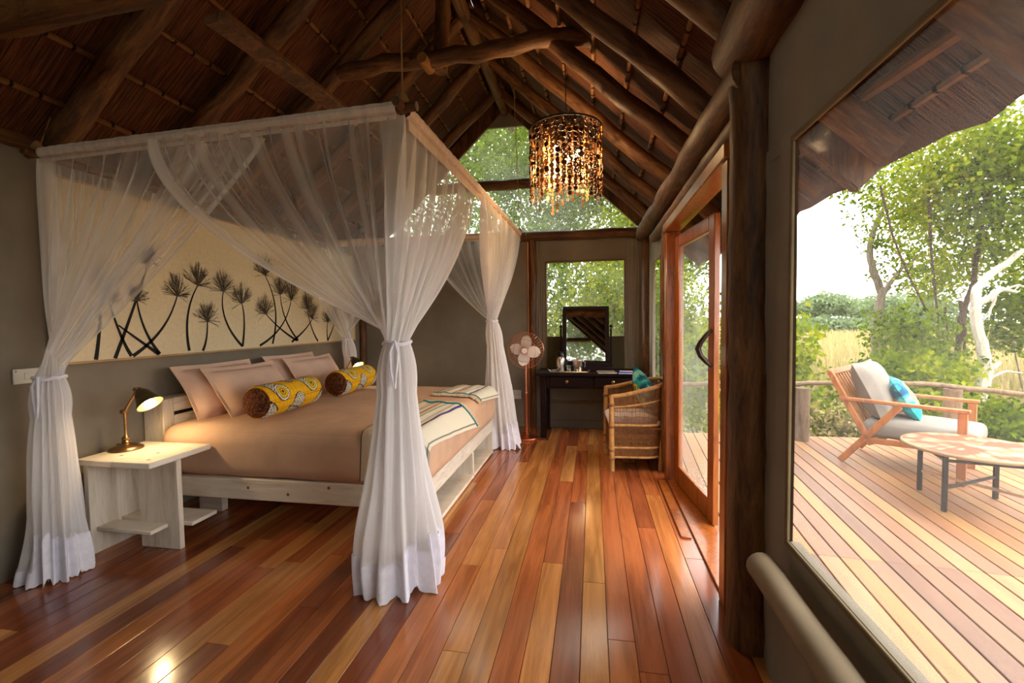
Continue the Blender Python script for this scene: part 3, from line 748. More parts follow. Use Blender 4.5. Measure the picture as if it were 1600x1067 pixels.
# ---- net curtains: each gathered at a tie and falling to the floor
def curtain(corner, dA, LA, dB, LB, tie, foot, rfoot, seed, lab, pA=1.7, pB=1.7, tie_r=.058, folds=15, hem=.16, addA=0, addB=0):
    """sheet hung over an L of pole: LA along dA and LB along dB from the corner"""
    tie, foot = Vector(tie), Vector(foot); NS, NV, NLw = 300, 34, 40
    root = empty('net_curtain', (foot.x, foot.y, 0), 0, lab, 'curtain', 'white net curtains around the bed'); T = Matrix.Translation((-foot.x, -foot.y, 0))
    q = random.Random(seed); dA, dB = Vector(dA), Vector(dB); tot = LA+LB
    up = MB(); P = []; Cc = []; lowP = []; lowC = []
    dens = [0]*(NS+1)
    for j in range(NS+1):
        s = j/NS*tot; dens[j] = .20+.42*max(0, noise.noise(Vector((s*16, seed*3.1, 0))))+.30*max(0, noise.noise(Vector((s*45, seed, 4))))
        dens[j] += addA if s < LA-.12 else (addB if s > LA else .25)
        if j < 5 or j > NS-5: dens[j] += .35
    def ring(j, t, r_, c):
        ph = j/NS*2*PI*1.0+seed; rr = r_*(.78+.22*math.sin(ph*folds+1.7*math.sin(ph*3+seed)))
        return c + Vector((math.cos(ph)*rr, math.sin(ph)*rr, 0))
    for i in range(NV+1):
        v = i/NV; row = []
        for j in range(NS+1):
            s = j/NS*tot-LA
            top = corner + (dA*(-s) if s < 0 else dB*s) - Vector((0, 0, .03))
            nrm = Vector((dA.y, -dA.x, 0)) if s < 0 else Vector((dB.y, -dB.x, 0))
            ed = abs(s)/(LA if s < 0 else LB); p = (pA if s < 0 else pB); p = 1.2+(p-1.2)*ed
            g = v**p
            amp = .010+.028*math.sin(PI*min(1, v*1.05))**.8*(1-.35*g)
            w = math.sin(s*2*PI*7.5+2.2*math.sin(s*5+seed))*amp + amp*.6*noise.noise(Vector((s*14, v*1.5, seed)))
            e = ring(j, 0, tie_r, tie)
            X = top.x+(e.x-top.x)*g + nrm.x*w*(1-g**4); Y = top.y+(e.y-top.y)*g + nrm.y*w*(1-g**4)
            sag = -.10*ed*math.sin(PI*v)*0
            row.append((X, Y, top.z+(tie.z-top.z)*v+sag)); Cc.append((min(.95, dens[j]+.25*g**2),)*3+(1,))
        P.append(row)
    up.grid(P); up.c = Cc; up.xf(T).build('upper_net', 'net', root)
    for i in range(NLw+1):
        v = i/NLw; row = []
        R_ = tie_r*(1+.25*math.sin(PI*min(1, v/.2))) + (rfoot*1.12-tie_r)*v**.9
        c = tie+(Vector((foot.x, foot.y, tie.z))-tie)*v**.8
        for j in range(NS+1):
            ph = j/NS*2*PI+seed; f_ = math.sin(ph*folds+1.7*math.sin(ph*3+seed)); f2 = noise.noise(Vector((math.cos(ph)*2.4, math.sin(ph)*2.4, v*2+seed)))
            rr = R_*(.80+.20*f_*(.55+.45*(1-v))+.42*f2*v); ragged = .10*v*max(0, noise.noise(Vector((math.cos(ph)*3, math.sin(ph)*3, seed*2)))) if True else 0
            row.append((c.x+math.cos(ph)*rr, c.y+math.sin(ph)*rr, max(.006+.003*math.sin(j), tie.z*(1-v)+ragged*(1 if v > .5 else 0)))); lowC.append((min(.97, dens[j]*.6+.55+.2*(1 if v > 1-hem else 0)*(1 if (math.sin(ph*2+seed) > -.4) else .3)),)*3+(1,))
        lowP.append(row)
    lo = MB(); lo.grid(lowP); lo.c = lowC; lo.xf(T).build('lower_net', 'net', root)
    # second, inner layer of the gathered cloth keeps the fall solid
    inn = MB(); P2 = [[(p[0]+(tie.x+(foot.x-tie.x)*(i/NLw)**.8-p[0])*.30, p[1]+(tie.y+(foot.y-tie.y)*(i/NLw)**.8-p[1])*.30, max(.012, p[2])) for p in lowP[i][::3]] for i in range(NLw+1)]
    inn.grid(P2); inn.c = [(.72, .72, .72, 1)]*len(inn.v); inn.xf(T).build('inner_fold', 'net', root)
    # white cotton hem
    h0 = int(NLw*(1-hem*1.9)); hm = MB(); P3 = []
    for i in range(h0, NLw+1):
        c = tie+(Vector((foot.x, foot.y, tie.z))-tie)*(i/NLw)**.8
        P3.append([(c.x+(p[0]-c.x)*1.025, c.y+(p[1]-c.y)*1.025, p[2]) for p in lowP[i]])
    steps = [q.uniform(.45, 1.9) for _ in range(9)]; hm.grid(P3); m_ = NS+1
    hm.f = [f for f in hm.f if (f[0]//m_ + h0) >= NLw*(1-hem*steps[min(8, (f[0] % m_)*9//m_)]*(1-.12*(((f[0] % m_)*9/m_) % 1)))]
    hm.xf(T).build('hem', 'whitecotton', root)
    # tie band
    tp = [(tie.x+(tie_r+.006)*math.cos(a*PI/10), tie.y+(tie_r+.006)*math.sin(a*PI/10), tie.z-.01+.006*math.sin(a)) for a in range(20)]
    t_ = MB().tube(tp, .010, 6, closed=True)
    for k in range(2):
        a0 = Vector((tie.x+.02, tie.y-tie_r-.01, tie.z)); t_.tube([a0, a0+Vector((.02-.04*k, -.015, -.05)), a0+Vector((.01-.03*k, -.01, -.13)), a0+Vector((-.005*k, -.012, -.22))], [.008, .007, .006, .005], 6)
    t_.xf(T).build('tie', 'whitecotton', root)
    return root
curtain(NR, (-1, 0, 0), 1.38, (0, 1, 0), 1.22, (-.93, 2.03, 1.315), (-1.03, 2.22, 0), .215, 1, 'white net curtain gathered at the corner by the striped throw', 1.75, 1.5, addB=.36)
curtain(NL, (1, 0, 0), 1.42, (0, 1, 0), .7, (-2.95, 1.97, 1.135), (-2.98, 1.98, 0), .14, 2, 'white net curtain gathered beside the bedside table with the lit lamp', 1.1, 1.4)
curtain(FR, (0, -1, 0), 1.72, (-1, 0, 0), 1.1, (-1.10, 4.86, 1.42), (-.99, 4.90, 0), .20, 3, 'white net curtain gathered next to the copper fan', 1.5, 1.5, addA=.36)
curtain(FL, (0, -1, 0), .7, (1, 0, 0), .9, (-2.97, 5.05, 1.22), (-3.0, 5.36, 0), .14, 4, 'white net curtain at the wall corner behind the far pillows', 1.5, 1.5)

# ================================================================== NIGHTSTANDS AND LAMPS
def nightstand(loc, lab):
    r_ = empty('nightstand', loc, 0, lab, 'nightstand', 'whitewashed bedside tables')
    # local: x 0..0.54, y 0..0.435
    MB().box(0, .27, 0, .435, .565, .60, .005).build('top_plank', 'whitewood', r_); MB().box(.2705, .54, 0, .435, .565, .60, .005).build('top_plank', 'whitewood', r_)
    MB().box(.025, .06, .03, .42, 0, .565, .004).build('side_panel', 'whitewood_v', r_)
    MB().box(.25, .54, .175, .21, 0, .565, .004).build('front_panel', 'whitewood_v', r_)
    MB().box(.06, .25, .40, .42, 0, .565, .004).build('back_panel', 'whitewood_v', r_)
    MB().box(.06, .46, .06, .175, .14, .165, .004).build('shelf', 'whitewood', r_)
    MB().box(.06, .60, .21, .40, .14, .165, .004).build('shelf', 'whitewood', r_)
    for x, y in ((.2, .12), (.38, .2), (.46, .07), (.12, .3)):
        MB().lathe([(.011, 0), (.007, .0008)], 10, (x, y, .60)).build('knot', 'knot', r_)
    return r_
nightstand((-3.085, 2.155, 0), 'whitewashed bedside table with open shelf, lamp lit on top, by the gathered curtain')
nightstand((-3.085, 4.72, 0), 'whitewashed bedside table mostly hidden behind the far pillows')
def desk_lamp(loc, rz, lab, pw, flip=1):
    r_ = empty('desk_lamp', loc, rz, lab, 'lamp', 'brass bedside lamps')
    MB().lathe([(.0, 0), (.088, 0), (.092, .006), (.088, .014), (.07, .024), (.045, .032), (.022, .036), (.018, .045)], 28).build('base', 'brass', r_)
    MB().lathe([(.018, .036), (.023, .05), (.017, .058), (.023, .068), (.023, .076), (.012, .086), (.0085, .10), (.008, .235), (.012, .24), (.012, .255), (.0, .26)], 16).build('stem', 'brass', r_)
    j0, j1 = Vector((0, 0, .25)), Vector((.10*flip, 0, .395))
    MB().tube([j0, j0+(j1-j0)*.5, j1], .0075, 10).lathe([(0, -.022), (.014, -.022), (.014, .022), (0, .022)], 12, j0, (0, 1, 0)).build('arm', 'brass', r_)
    MB().lathe([(0, -.022), (.013, -.022), (.013, .022), (.006, .022), (.006, .034), (0, .036)], 12, j1, (0, 1, 0)).build('joint', 'brass', r_)
    ax = Vector((.62*flip, -.05, -.72)).normalized(); ap = j1+Vector((.012*flip, 0, -.005))
    prof = [(.012, -.01), (.016, 0), (.028, .010), (.042, .03), (.052, .06), (.062, .09), (.074, .118)]
    inner = [(a-.003, h) for a, h in prof[::-1]]
    sh = MB().lathe(prof+[(.077, .119), (.0765, .122), (.072, .121)]+inner[1:], 28, ap, ax)
    # open mouth: drop the two caps
    sh.f = [f for f in sh.f if len(f) == 4]
    shade = sh.build('shade', 'shade', r_)
    MB().lathe([(0, .03), (.010, .034), (.013, .05), (.022, .072), (.024, .085), (.018, .10), (0, .108)], 14, ap, ax).build('bulb', 'lampbulb', shade)
    light('lamp_light', ap+ax*.128, pw, (1, .72, .38), .02, r_)
    MB().tube([(-.08, .02, .008), (-.10, .03, .02), (-.105, .05, .018), (-.10, .09, .005)], .004, 6).build('cord', 'black', r_)
    return r_
desk_lamp((-3.0, 2.40, .60), .08, 'aged brass desk lamp with bronze shade, lit on the open bedside table', 3.8)
desk_lamp((-2.93, 4.95, .60), -.25, 'aged brass desk lamp glowing behind the far pillows', 4)

# ================================================================== PAINTING
pic = empty('painting', (XL+.012, 3.9, 1.76), 0, 'long framed painting of black papyrus stems on cream canvas', 'painting')
PT = Matrix.Translation((-XL-.012, -3.9, -1.76)); PXX = XL+.04
PY0, PY1, PZ0, PZ1 = 2.15, 5.58, 1.185, 2.30
MB().box(XL+.012, PXX-.002, PY0, PY1, PZ0, PZ1).xf(PT).build('canvas', 'paintcanvas', pic, smooth=False)
b = MB()
b.box(XL+.012, PXX+.006, PY0-.014, PY1+.014, PZ0-.014, PZ0, .002).box(XL+.012, PXX+.006, PY0-.014, PY1+.014, PZ1, PZ1+.014, .002)
b.box(XL+.012, PXX+.006, PY0-.014, PY0, PZ0, PZ1, .002).box(XL+.012, PXX+.006, PY1, PY1+.014, PZ0, PZ1, .002)
b.xf(PT).build('frame', 'frame', pic)
def onp(px, py):
    p = on(0, px, py, PXX); return (p.y, p.z)
def ribbon(mb, pts, ws, x):
    """flat painted stroke on the canvas through (y, z) points"""
    V = []
    for i, p in enumerate(pts):
        a, c = pts[max(0, i-1)], pts[min(len(pts)-1, i+1)]; dy, dz = c[0]-a[0], c[1]-a[1]; L = math.hypot(dy, dz) or 1
        w = ws[i] if hasattr(ws, '__len__') else ws
        V += [(x, p[0]-dz/L*w, p[1]+dy/L*w), (x, p[0]+dz/L*w, p[1]-dy/L*w)]
    mb.add(V, [(2*i, 2*i+1, 2*i+3, 2*i+2) for i in range(len(pts)-1)])
def bez(p0, p1, p2, n_=14): return [((1-t)**2*p0[0]+2*t*(1-t)*p1[0]+t*t*p2[0], (1-t)**2*p0[1]+2*t*(1-t)*p1[1]+t*t*p2[1]) for t in [i/n_ for i in range(n_+1)]]
# (foot px, control px, head px, head radius px, head lean)
plants = [((208, 556), (262, 520), (277, 462), 26, .05), ((296, 548), (284, 490), (309, 446), 24, .5), ((317, 548), (325, 530), (324, 502), 22, .1), ((379, 541), (340, 500), (349, 455), 22, .25), ((379, 541), (385, 500), (378, 474), 20, .1),
          ((464, 532), (436, 515), (415, 490), 18, -.15), ((406, 540), (448, 515), (455, 468), 18, .1), ((426, 537), (440, 480), (414, 430), 20, -.3), ((466, 532), (440, 500), (438, 460), 16, .2), ((456, 534), (480, 515), (488, 498), 14, .3), ((497, 533), (485, 515), (480, 482), 14, -.1),
          ((512, 532), (510, 515), (512, 503), 10, 0), ((512, 532), (520, 515), (524, 500), 10, .2), ((206, 556), (190, 535), (170, 470), 24, -.4), ((250, 553), (222, 520), (214, 470), 22, -.2), ((248, 553), (215, 530), (185, 508), 0, 0),
          ((540, 528), (545, 515), (541, 500), 10, .1), ((150, 562), (160, 500), (155, 440), 24, -.2), ((180, 560), (210, 480), (232, 410), 22, .3)]
for k, (f0, c0, h0, hr, ln) in enumerate(plants):
    mb = MB(); hd = MB(); q = random.Random(k+40); P0, P1, P2 = onp(*f0), onp(*c0), onp(*h0)
    pts = bez(P0, P1, P2); ribbon(mb, pts, [.013-.008*i/14 for i in range(15)], PXX)
    if hr:
        e = onp(h0[0]+hr, h0[1]); R_ = max(.05, abs(e[0]-P2[0]))*.95
        for s in range(60):
            a = PI/2 - ln*.6 + max(-1.9, min(1.9, q.gauss(0, .75))); L = R_*q.uniform(.75, 1.25)*(1.15-.2*abs(a-PI/2)); cv = q.uniform(-.25, .25)
            st = [(P2[0]+math.cos(a+cv*t)*L*t, P2[1]+math.sin(a+cv*t)*L*t) for t in (0, .25, .5, .75, 1)]
            ribbon(hd, st, [.0022, .0018, .0015, .0015, .0008], PXX+.0004+s*.00001)
            if s % 2 == 0:
                for w in (.6, .8): 
                    o_ = st[2 if w == .6 else 3]; a2 = a+q.choice((-.5, .5)); ribbon(hd, [o_, (o_[0]+math.cos(a2)*L*.2, o_[1]+math.sin(a2)*L*.2)], .0013, PXX+.0009)
    st_ = mb.xf(PT).build('painted_stem', 'ink', pic, smooth=False)
    if hr: hd.xf(PT).build('papyrus_head', 'ink_soft', st_, smooth=False)

# ================================================================== SWITCHES
def plate(name, c, nrm, w, h, lab, cat, sockets):
    ang = math.atan2(nrm[1], nrm[0]); r_ = empty(name, c, ang, lab, cat)
    MB().box(0, .010, -w/2, w/2, -h/2, h/2, .003).build('plate', 'switch', r_)
    for i, (y, z, kind) in enumerate(sockets):
        if kind == 's': MB().lathe([(0, 0), (.004, 0), (.0035, .002), (0, .002)], 10, (.010, y, z), (1, 0, 0)).build('screw', 'screw', r_)
        elif kind == 'h': MB().lathe([(0, 0), (.0045, 0), (.004, .0006), (0, .0006)], 10, (.010, y, z), (1, 0, 0)).build('socket_hole', 'black', r_)
        else: MB().box(.009, .014, y-.014, y+.014, z-.02, z+.02, .003).build('rocker', 'switch', r_)
    return r_
plate('wall_switch', (XL+.006, 2.02, 1.125), (1, 0), .125, .085, 'white single wall switch on the taupe canvas beside the gathered curtain', 'switch', [(0, 0, 'r'), (-.05, .03, 's'), (.05, -.03, 's')])
plate('wall_socket', (-1.0, YB-.001, .43), (0, -1), .125, .12, 'white double wall socket low on the brown wall beside the fan', 'socket', [(-.03, .025, 'h'), (-.042, .0, 'h'), (-.018, .0, 'h'), (.03, .025, 'h'), (.042, 0, 'h'), (.018, 0, 'h'), (-.03, -.035, 'r'), (.03, -.035, 'r')])
MB().tube([(-.825, YB-.016, .0), (-.825, YB-.016, 1.2), (-.825, YB-.016, 2.43)], .011, 12).build('copper_pipe', 'copper', label='thin copper pipe running up the wall beside the log post', cat='pipe')
# ================================================================== FAN
fan = empty('pedestal_fan', (-.787, 5.28, 0), 0, 'copper pedestal fan with pale blades in a round wire cage', 'fan')
MB().lathe([(0, 0), (.145, 0), (.15, .008), (.145, .018), (.11, .03), (.05, .045), (.03, .07), (.024, .075)], 32).build('base', 'copper', fan)
MB().lathe([(.018, .05), (.018, .52), (.022, .525), (.022, .55), (.014, .555), (.013, .95), (0, .96)], 16).build('pole', 'copper', fan)
FZ = 1.055
MB().lathe([(0, -.02), (.045, -.018), (.06, .02), (.06, .10), (.045, .14), (0, .15)], 20, (0, .0, FZ), (0, 1, .0)).box(-.02, .02, .03, .07, .92, FZ-.03, .006).build('motor', 'copper', fan)
b = MB(); FRr = .215
for j in range(36):
    a = 2*PI*j/36; pts = []
    for t in (.16, .4, .65, .86, .97, 1.0): 
        rr = FRr*t; y = -.105+.02*(1-(1-t)**2)+.085*max(0, (t-.8)/.2)**2; pts.append((rr*math.cos(a), y, FZ+rr*math.sin(a)))
    for t in (.97, .86, .6, .3): pts.append((FRr*t*math.cos(a), .045-.03*(t-.3), FZ+FRr*t*math.sin(a)))
    b.tube(pts, .0014, 4)
for rr, y in ((FRr, -.0), (FRr*.62, -.088), (FRr*.16, -.10)):
    b.tube([(rr*math.cos(2*PI*j/40), y, FZ+rr*math.sin(2*PI*j/40)) for j in range(40)], .0034 if rr > .2 else .0024, 6, closed=True)
b.build('cage', 'copper', fan)
MB().lathe([(0, -.004), (.032, -.004), (.034, .004), (.03, .01), (0, .01)], 24, (0, -.105, FZ), (0, 1, 0)).build('badge', 'blade', fan)
MB().lathe([(0, 0), (.03, .0), (.036, .02), (.036, .05), (0, .05)], 20, (0, -.07, FZ), (0, 1, 0)).build('hub', 'copper', fan)
for k in range(4):
    a0 = PI/2-.16+k*PI/2; P = []
    for i in range(9):
        t = i/8; rr = .035+.15*t; w = (.028+.04*math.sin(PI*min(1, t*.9+.12))**.8)*(1 if t < .85 else math.sqrt(max(0.02, 1-((t-.85)/.15)**2))); row = []
        for j in range(6):
            s = (j/5-.5)*2; x, z = rr, s*w; yy = -.045+s*.028*(1-.3*t)
            row.append((x*math.cos(a0)-z*math.sin(a0), yy, FZ+x*math.sin(a0)+z*math.cos(a0)))
        P.append(row)
    MB().grid(P).build('blade', 'blade', fan)

# ================================================================== DESK + THINGS ON IT
DZ = .785
desk = empty('writing_desk', (0, 5.56, 0), 0, 'dark espresso writing desk with a small drawer under the square window', 'desk')
def dp(*a, name='apron', mat='darkwood', b=.005): return MB().box(*a, b).build(name, mat, desk)
dp(-.68, .60, -.30, .27, DZ-.035, DZ, name='tabletop')
for x, y in ((-.62, -.27), (.48, -.27), (-.62, .17), (.48, .17)): dp(x, x+.07, y, y+.07, 0, DZ-.035, name='leg')
dp(-.55, .48, -.26, -.235, .60, DZ-.035); dp(-.55, .48, .20, .225, .60, DZ-.035); dp(-.61, -.585, -.2, .17, .60, DZ-.035); dp(.52, .545, -.2, .17, .60, DZ-.035)
dr = dp(-.50, -.10, -.275, -.245, .615, DZ-.045, name='drawer')
MB().lathe([(.0, 0), (.006, 0), (.006, .012), (.016, .018), (.018, .026), (.010, .032), (0, .033)], 14, (-.30, -.275, .685), (0, -1, 0)).build('knob', 'brass', dr)
dr = dp(.02, .44, -.275, -.245, .615, DZ-.045, name='drawer')
MB().lathe([(.0, 0), (.006, 0), (.006, .012), (.016, .018), (.018, .026), (.010, .032), (0, .033)], 14, (.23, -.275, .685), (0, -1, 0)).build('knob', 'brass', dr)
dp(-.56, .49, .19, .215, .36, .385, name='stretcher', mat='piping')
# swivel mirror on its box stand
mir = empty('table_mirror', (-.085, 5.60, DZ), 0, 'dark framed swivel mirror standing on the writing desk', 'mirror')
MB().box(-.33, .33, -.10, .14, 0, .055, .006).build('base', 'darkwood', mir)
for s in (-1, 1): MB().box(s*.305-.012, s*.305+.012, .0, .03, .055, .52, .004).lathe([(0, .52), (.018, .53), (.02, .545), (.01, .56), (0, .565)], 12, (s*.305, .015, 0)).build('upright', 'darkwood', mir)
R_ = Matrix.Translation((0, .015, .42)) @ Matrix.Rotation(math.radians(-9), 4, 'X')
b = MB(); b.box(-.285, .285, -.02, .02, .33, .375, .005).box(-.285, .285, -.02, .02, -.36, -.315, .005).box(-.285, -.235, -.02, .02, -.315, .33, .005).box(.235, .285, -.02, .02, -.315, .33, .005).box(-.24, .24, .008, .018, -.32, .335)
b.xf(R_).build('mirror_frame', 'darkwood', mir); MB().box(-.236, .236, -.004, .004, -.316, .331).xf(R_).build('mirror_glass', 'mirror', mir, smooth=False)
# tray
tray = empty('serving_tray', (-.28, 5.43, DZ), 0, 'flat metal serving tray with little handles on the desk', 'tray')
MB().box(-.22, .22, -.11, .11, 0, .006, .003).build('tray_base', 'steel', tray)
b = MB().tube([(-.22, -.11, .008), (.22, -.11, .008), (.22, .11, .008), (-.22, .11, .008)], .005, 6, closed=True); b.build('rim', 'steel', tray)
for s in (-1, 1): MB().tube([(s*.22, -.045, .008), (s*.245, -.035, .022), (s*.255, 0, .028), (s*.245, .035, .022), (s*.22, .045, .008)], .005, 8).build('handle', 'steel', tray)
TZ = DZ+.006
fl = empty('vacuum_flask', (-.385, 5.44, TZ), 0, 'brushed steel vacuum flask with black lid on the tray', 'flask')
MB().lathe([(0, 0), (.052, 0), (.055, .006), (.055, .135), (.048, .165), (.036, .18), (0, .182)], 26).build('body', 'steel', fl)
MB().lathe([(.034, .178), (.038, .185), (.038, .20), (.034, .222), (.022, .238), (0, .242)], 22).box(-.012, .012, -.052, -.03, .20, .222, .004).build('lid', 'black', fl)
MB().tube([(.05, 0, .15), (.075, 0, .14), (.078, 0, .09), (.055, 0, .05)], .007, 8).build('handle', 'black', fl)
ib = empty('ice_bucket', (-.18, 5.42, TZ), 0, 'small steel ice bucket with swing handle on the tray', 'bucket')
bk = MB().lathe([(0, 0), (.052, 0), (.055, .004), (.066, .135), (.069, .138), (.069, .142), (.062, .142), (.052, .01), (0, .01)], 26); bk.build('body', 'steel', ib)
MB().lathe([(.066, .128), (.072, .130), (.072, .144), (.066, .145)], 26).build('rim', 'steel', ib)
MB().tube([(.07, -.01, .13), (.088, -.02, .11), (.092, -.03, .08), (.084, -.04, .055)], .005, 8).build('swing_handle', 'steel', ib)
MB().lathe([(0, 0), (.028, 0), (.032, .075), (.0305, .075), (.027, .006), (0, .006)], 20).build('drinking_glass', 'glass', None, (-.285, 5.39, TZ), label='small clear glass tumbler between flask and ice bucket', cat='glass')
def magazine(loc, rz, w, h, col, name, lab, cat, t=.008):
    r_ = empty(name, loc, rz, lab, cat, 'magazines on the desk')
    MB().box(-w/2, w/2, -h/2, h/2, 0, t-.0012).build('pages', 'switch', r_, smooth=False)
    b = MB(); P = []; C_ = []
    for i in range(31):
        row = []
        for j in range(31):
            x, y = -w/2+w*i/30, -h/2+h*j/30; row.append((x, y, t)); C_.append(col(i/30, j/30))
        P.append(row)
    b.grid(P); b.c = C_; b.build('cover', 'print', r_); return r_
magazine((.155, 5.40, DZ), .1, .21, .27, lambda u, v: lin(120, 110, 100) if v < .7 else lin(190, 184, 176), 'magazine', 'grey covered magazine lying on the desk', 'magazine')
magazine((.41, 5.37, DZ), -.12, .21, .27, lambda u, v: lin(30, 90, 170) if v < .55 and u < .7 else (lin(190, 60, 50) if v < .75 else lin(214, 214, 210)), 'magazine', 'blue and red covered magazine at the chair end of the desk', 'magazine')
# ================================================================== WICKER CHAIR
wc = empty('wicker_armchair', (.40, 4.50, 0), PI/2+.06, 'round-backed cane armchair with woven sides and pale seat pad', 'chair')
# local: chair faces +y; seat half width .28, depth -.24...27
def rim(t):
    """t 0..1 runs from right front post round the back to the left front post"""
    if t < .22: k = t/.22; return Vector((.29, .25-.30*k, 0))
    if t > .78: k = (1-t)/.22; return Vector((-.29, .25-.30*k, 0))
    a = (t-.22)/.56*PI; return Vector((.29*math.cos(a), -.05-.25*math.sin(a), 0))
def rimz(t): return .70+.12*math.sin(PI*t)**1.6
rp = [rim(i/48)+Vector((0, 0, rimz(i/48))) for i in range(49)]
MB().tube(rp, .019, 10).build('arm_rail', 'cane', wc)
for z_, r_ in ((.60, .010), (.43, .013), (.22, .012), (.13, .012)):
    pts = [rim(i/48)*(1-.06*(1-z_/.7))+Vector((0, 0, z_+(.08*math.sin(PI*i/48)**2 if z_ > .5 else 0))) for i in range(49)]; MB().tube(pts, r_, 8).build('hoop', 'cane', wc)
for s in (1, -1):
    MB().tube([(s*.275, .245, 0), (s*.285, .25, .2), (s*.29, .25, .45), (s*.29, .25, .71)], [.022, .026, .024, .02], 12).build('leg', 'cane', wc)
    MB().tube([(s*.23, -.20, 0), (s*.235, -.21, .2), (s*.225, -.235, .5), (s*.21, -.24, .74)], [.02, .022, .02, .016], 12).build('leg', 'cane', wc)
    for z_ in (.12, .20, .42, .62): MB().lathe([(.027, -.012), (.031, -.006), (.031, .006), (.027, .012)], 12, (s*.287, .25, z_)).build('binding', 'cane_dark', wc)
b = MB(); q = random.Random(4)
for i in range(150):
    t = (i+.5)/150; lo = .13; c = rim(t); zt_ = rimz(t)
    pts = [c*(1-.06*(1-z_/.7))+Vector((q.uniform(-.002, .002), q.uniform(-.002, .002), z_)) for z_ in (lo, .3, .45, .58, zt_)]
    b.tube(pts, .0032, 4, False)
for i in range(26):
    z_ = .14+.30*i/26 if i < 18 else .46+.2*(i-18)/8
    if i >= 18 and i % 2: continue
    if 5 < i < 16 and i % 3: continue
    pts = [rim(k/60)*(1.004-.06*(1-z_/.7))+Vector((0, 0, z_+.004*math.sin(k*1.3))) for k in range(61)]; b.tube(pts, .0034, 4, False)
b.build('weave', 'cane_dark', wc, kind='stuff')
b = MB()
for i in range(46):
    x = -.26+.52*i/45; b.tube([(x, .25, .40), (x, .25, .15)], .0035, 4, False)
b.tube([(-.28, .25, .41), (.28, .25, .41)], .016, 8); b.tube([(-.28, .25, .14), (.28, .25, .14)], .012, 8)
b.build('front_apron', 'cane_dark', wc)
MB().box(-.27, .27, -.22, .25, .39, .405).build('seat_base', 'cane_dark', wc)
o = soft_slab(-.245, .245, -.20, .262, .405, .485, .035, 14, dome=.015, seed=8, wr=.004, bulge=.008).build('seat_pad', 'whitecotton', wc, label='off-white seat pad')

def cushion_cols(u, v, seed):
    k = noise.noise(Vector((u*5+seed, v*5, 1))); k2 = noise.noise(Vector((u*11, v*11+seed, 4)))
    if abs(math.hypot(u-.45, v-.5)-.25) < .07 and k2 > -.25: return lin(214, 190, 70) if k2 > .05 else lin(120, 150, 70)
    if k > .22: return lin(26, 84, 120)
    if k < -.18: return lin(120, 196, 196)
    return lin(24, 142, 156) if k2 > 0 else lin(40, 164, 172)
def cushion(w, t, seed, lab, loc, yaw, lean, grp, roll_=0):
    b = pillow_mb(w, w, t, .012, 44, seed, .012); b.c = [cushion_cols(p[0]/w+.5, p[1]/w+.5, seed) for p in b.v]
    o = b.build('cushion', 'print', label=lab, cat='cushion', group=grp); place(o, loc, yaw, lean, roll_); return o
cushion(.40, .15, 2, 'turquoise and yellow printed cushion leaning in the cane armchair', (.50, 4.50, .70), PI/2+.15, .35, 'turquoise printed cushions', .5)

# ================================================================== CHANDELIER
CX, CY, CZ = -.207, 3.69, 2.93
ch = empty('chandelier', (CX, CY, CZ), 0, 'drum chandelier of hanging coconut shell discs with glowing bulbs', 'chandelier')
MB().tube([(.285*math.cos(2*PI*j/48), .285*math.sin(2*PI*j/48), 0) for j in range(48)], .008, 8, closed=True).tube([(-.285, 0, 0), (.285, 0, 0)], .005, 6).tube([(0, -.285, 0), (0, .285, 0)], .005, 6).build('ring', 'iron', ch)
MB().tube([(.17*math.cos(2*PI*j/36), .17*math.sin(2*PI*j/36), -.02) for j in range(36)], .006, 8, closed=True).build('inner_ring', 'iron', ch)
hz = zt(CX)-.1-CZ
MB().tube([(0, 0, 0), (.004, 0, hz*.5), (0, 0, hz)], .004, 6).build('chain', 'iron', ch)
def disc(mb, c, r_, nrm, ringy, th=.004):
    if ringy: 
        a = Vector(nrm).orthogonal().normalized(); d = Vector(nrm).cross(a)
        mb.tube([Vector(c)+a*r_*.75*math.cos(2*PI*j/10)+d*r_*.75*math.sin(2*PI*j/10) for j in range(10)], r_*.28, 5, closed=True)
    else: mb.lathe([(0, -th/2), (r_, -th/2), (r_, th/2), (0, th/2)], 10, c, nrm)
q = random.Random(12)
for layer, (R_, cnt, L0) in enumerate(((.285, 40, .50), (.17, 20, .40))):
    for i in range(cnt):
        a = 2*PI*i/cnt+.03*layer; L = L0+q.uniform(-.05, .10); z = -.01; mb = MB(); x, y = R_*math.cos(a), R_*math.sin(a)
        mb.tube([(x, y, 0), (x, y, -L)], .0012, 4)
        while z > -L:
            frac = -z/L; r_ = q.choice((.020, .017, .022, .014)) if frac < .75 else q.choice((.013, .016, .010)); z -= r_
            tw = a+q.uniform(-.7, .7); disc(mb, (x, y, z), r_, (math.cos(tw), math.sin(tw), q.uniform(-.15, .15)), q.random() < .45); z -= r_+.002
        mb.build('strand', 'coco' if q.random() < .6 else 'coco_light', ch)
for i, (bx, by, bz) in enumerate(((-.07, -.07, -.17), (.10, -.04, -.20), (.02, -.10, -.27), (-.10, .06, -.24), (.06, .09, -.18))):
    bu = MB().lathe([(0, .03), (.008, .03), (.012, .02), (.02, .0), (.022, -.012), (.016, -.028), (0, -.035)], 14, (bx, by, bz)).build('bulb', 'bulb', ch)
    MB().lathe([(.011, .028), (.011, .07), (0, .072)], 10, (bx, by, bz)).tube([(bx, by, bz+.07), (bx*.5, by*.5, bz+.11), (0, 0, -.02)], .003, 6).build('bulb_holder', 'iron', ch)
    light('chandelier_light', (bx, by, bz-.02), 17, (1, .66, .32), .03, ch)

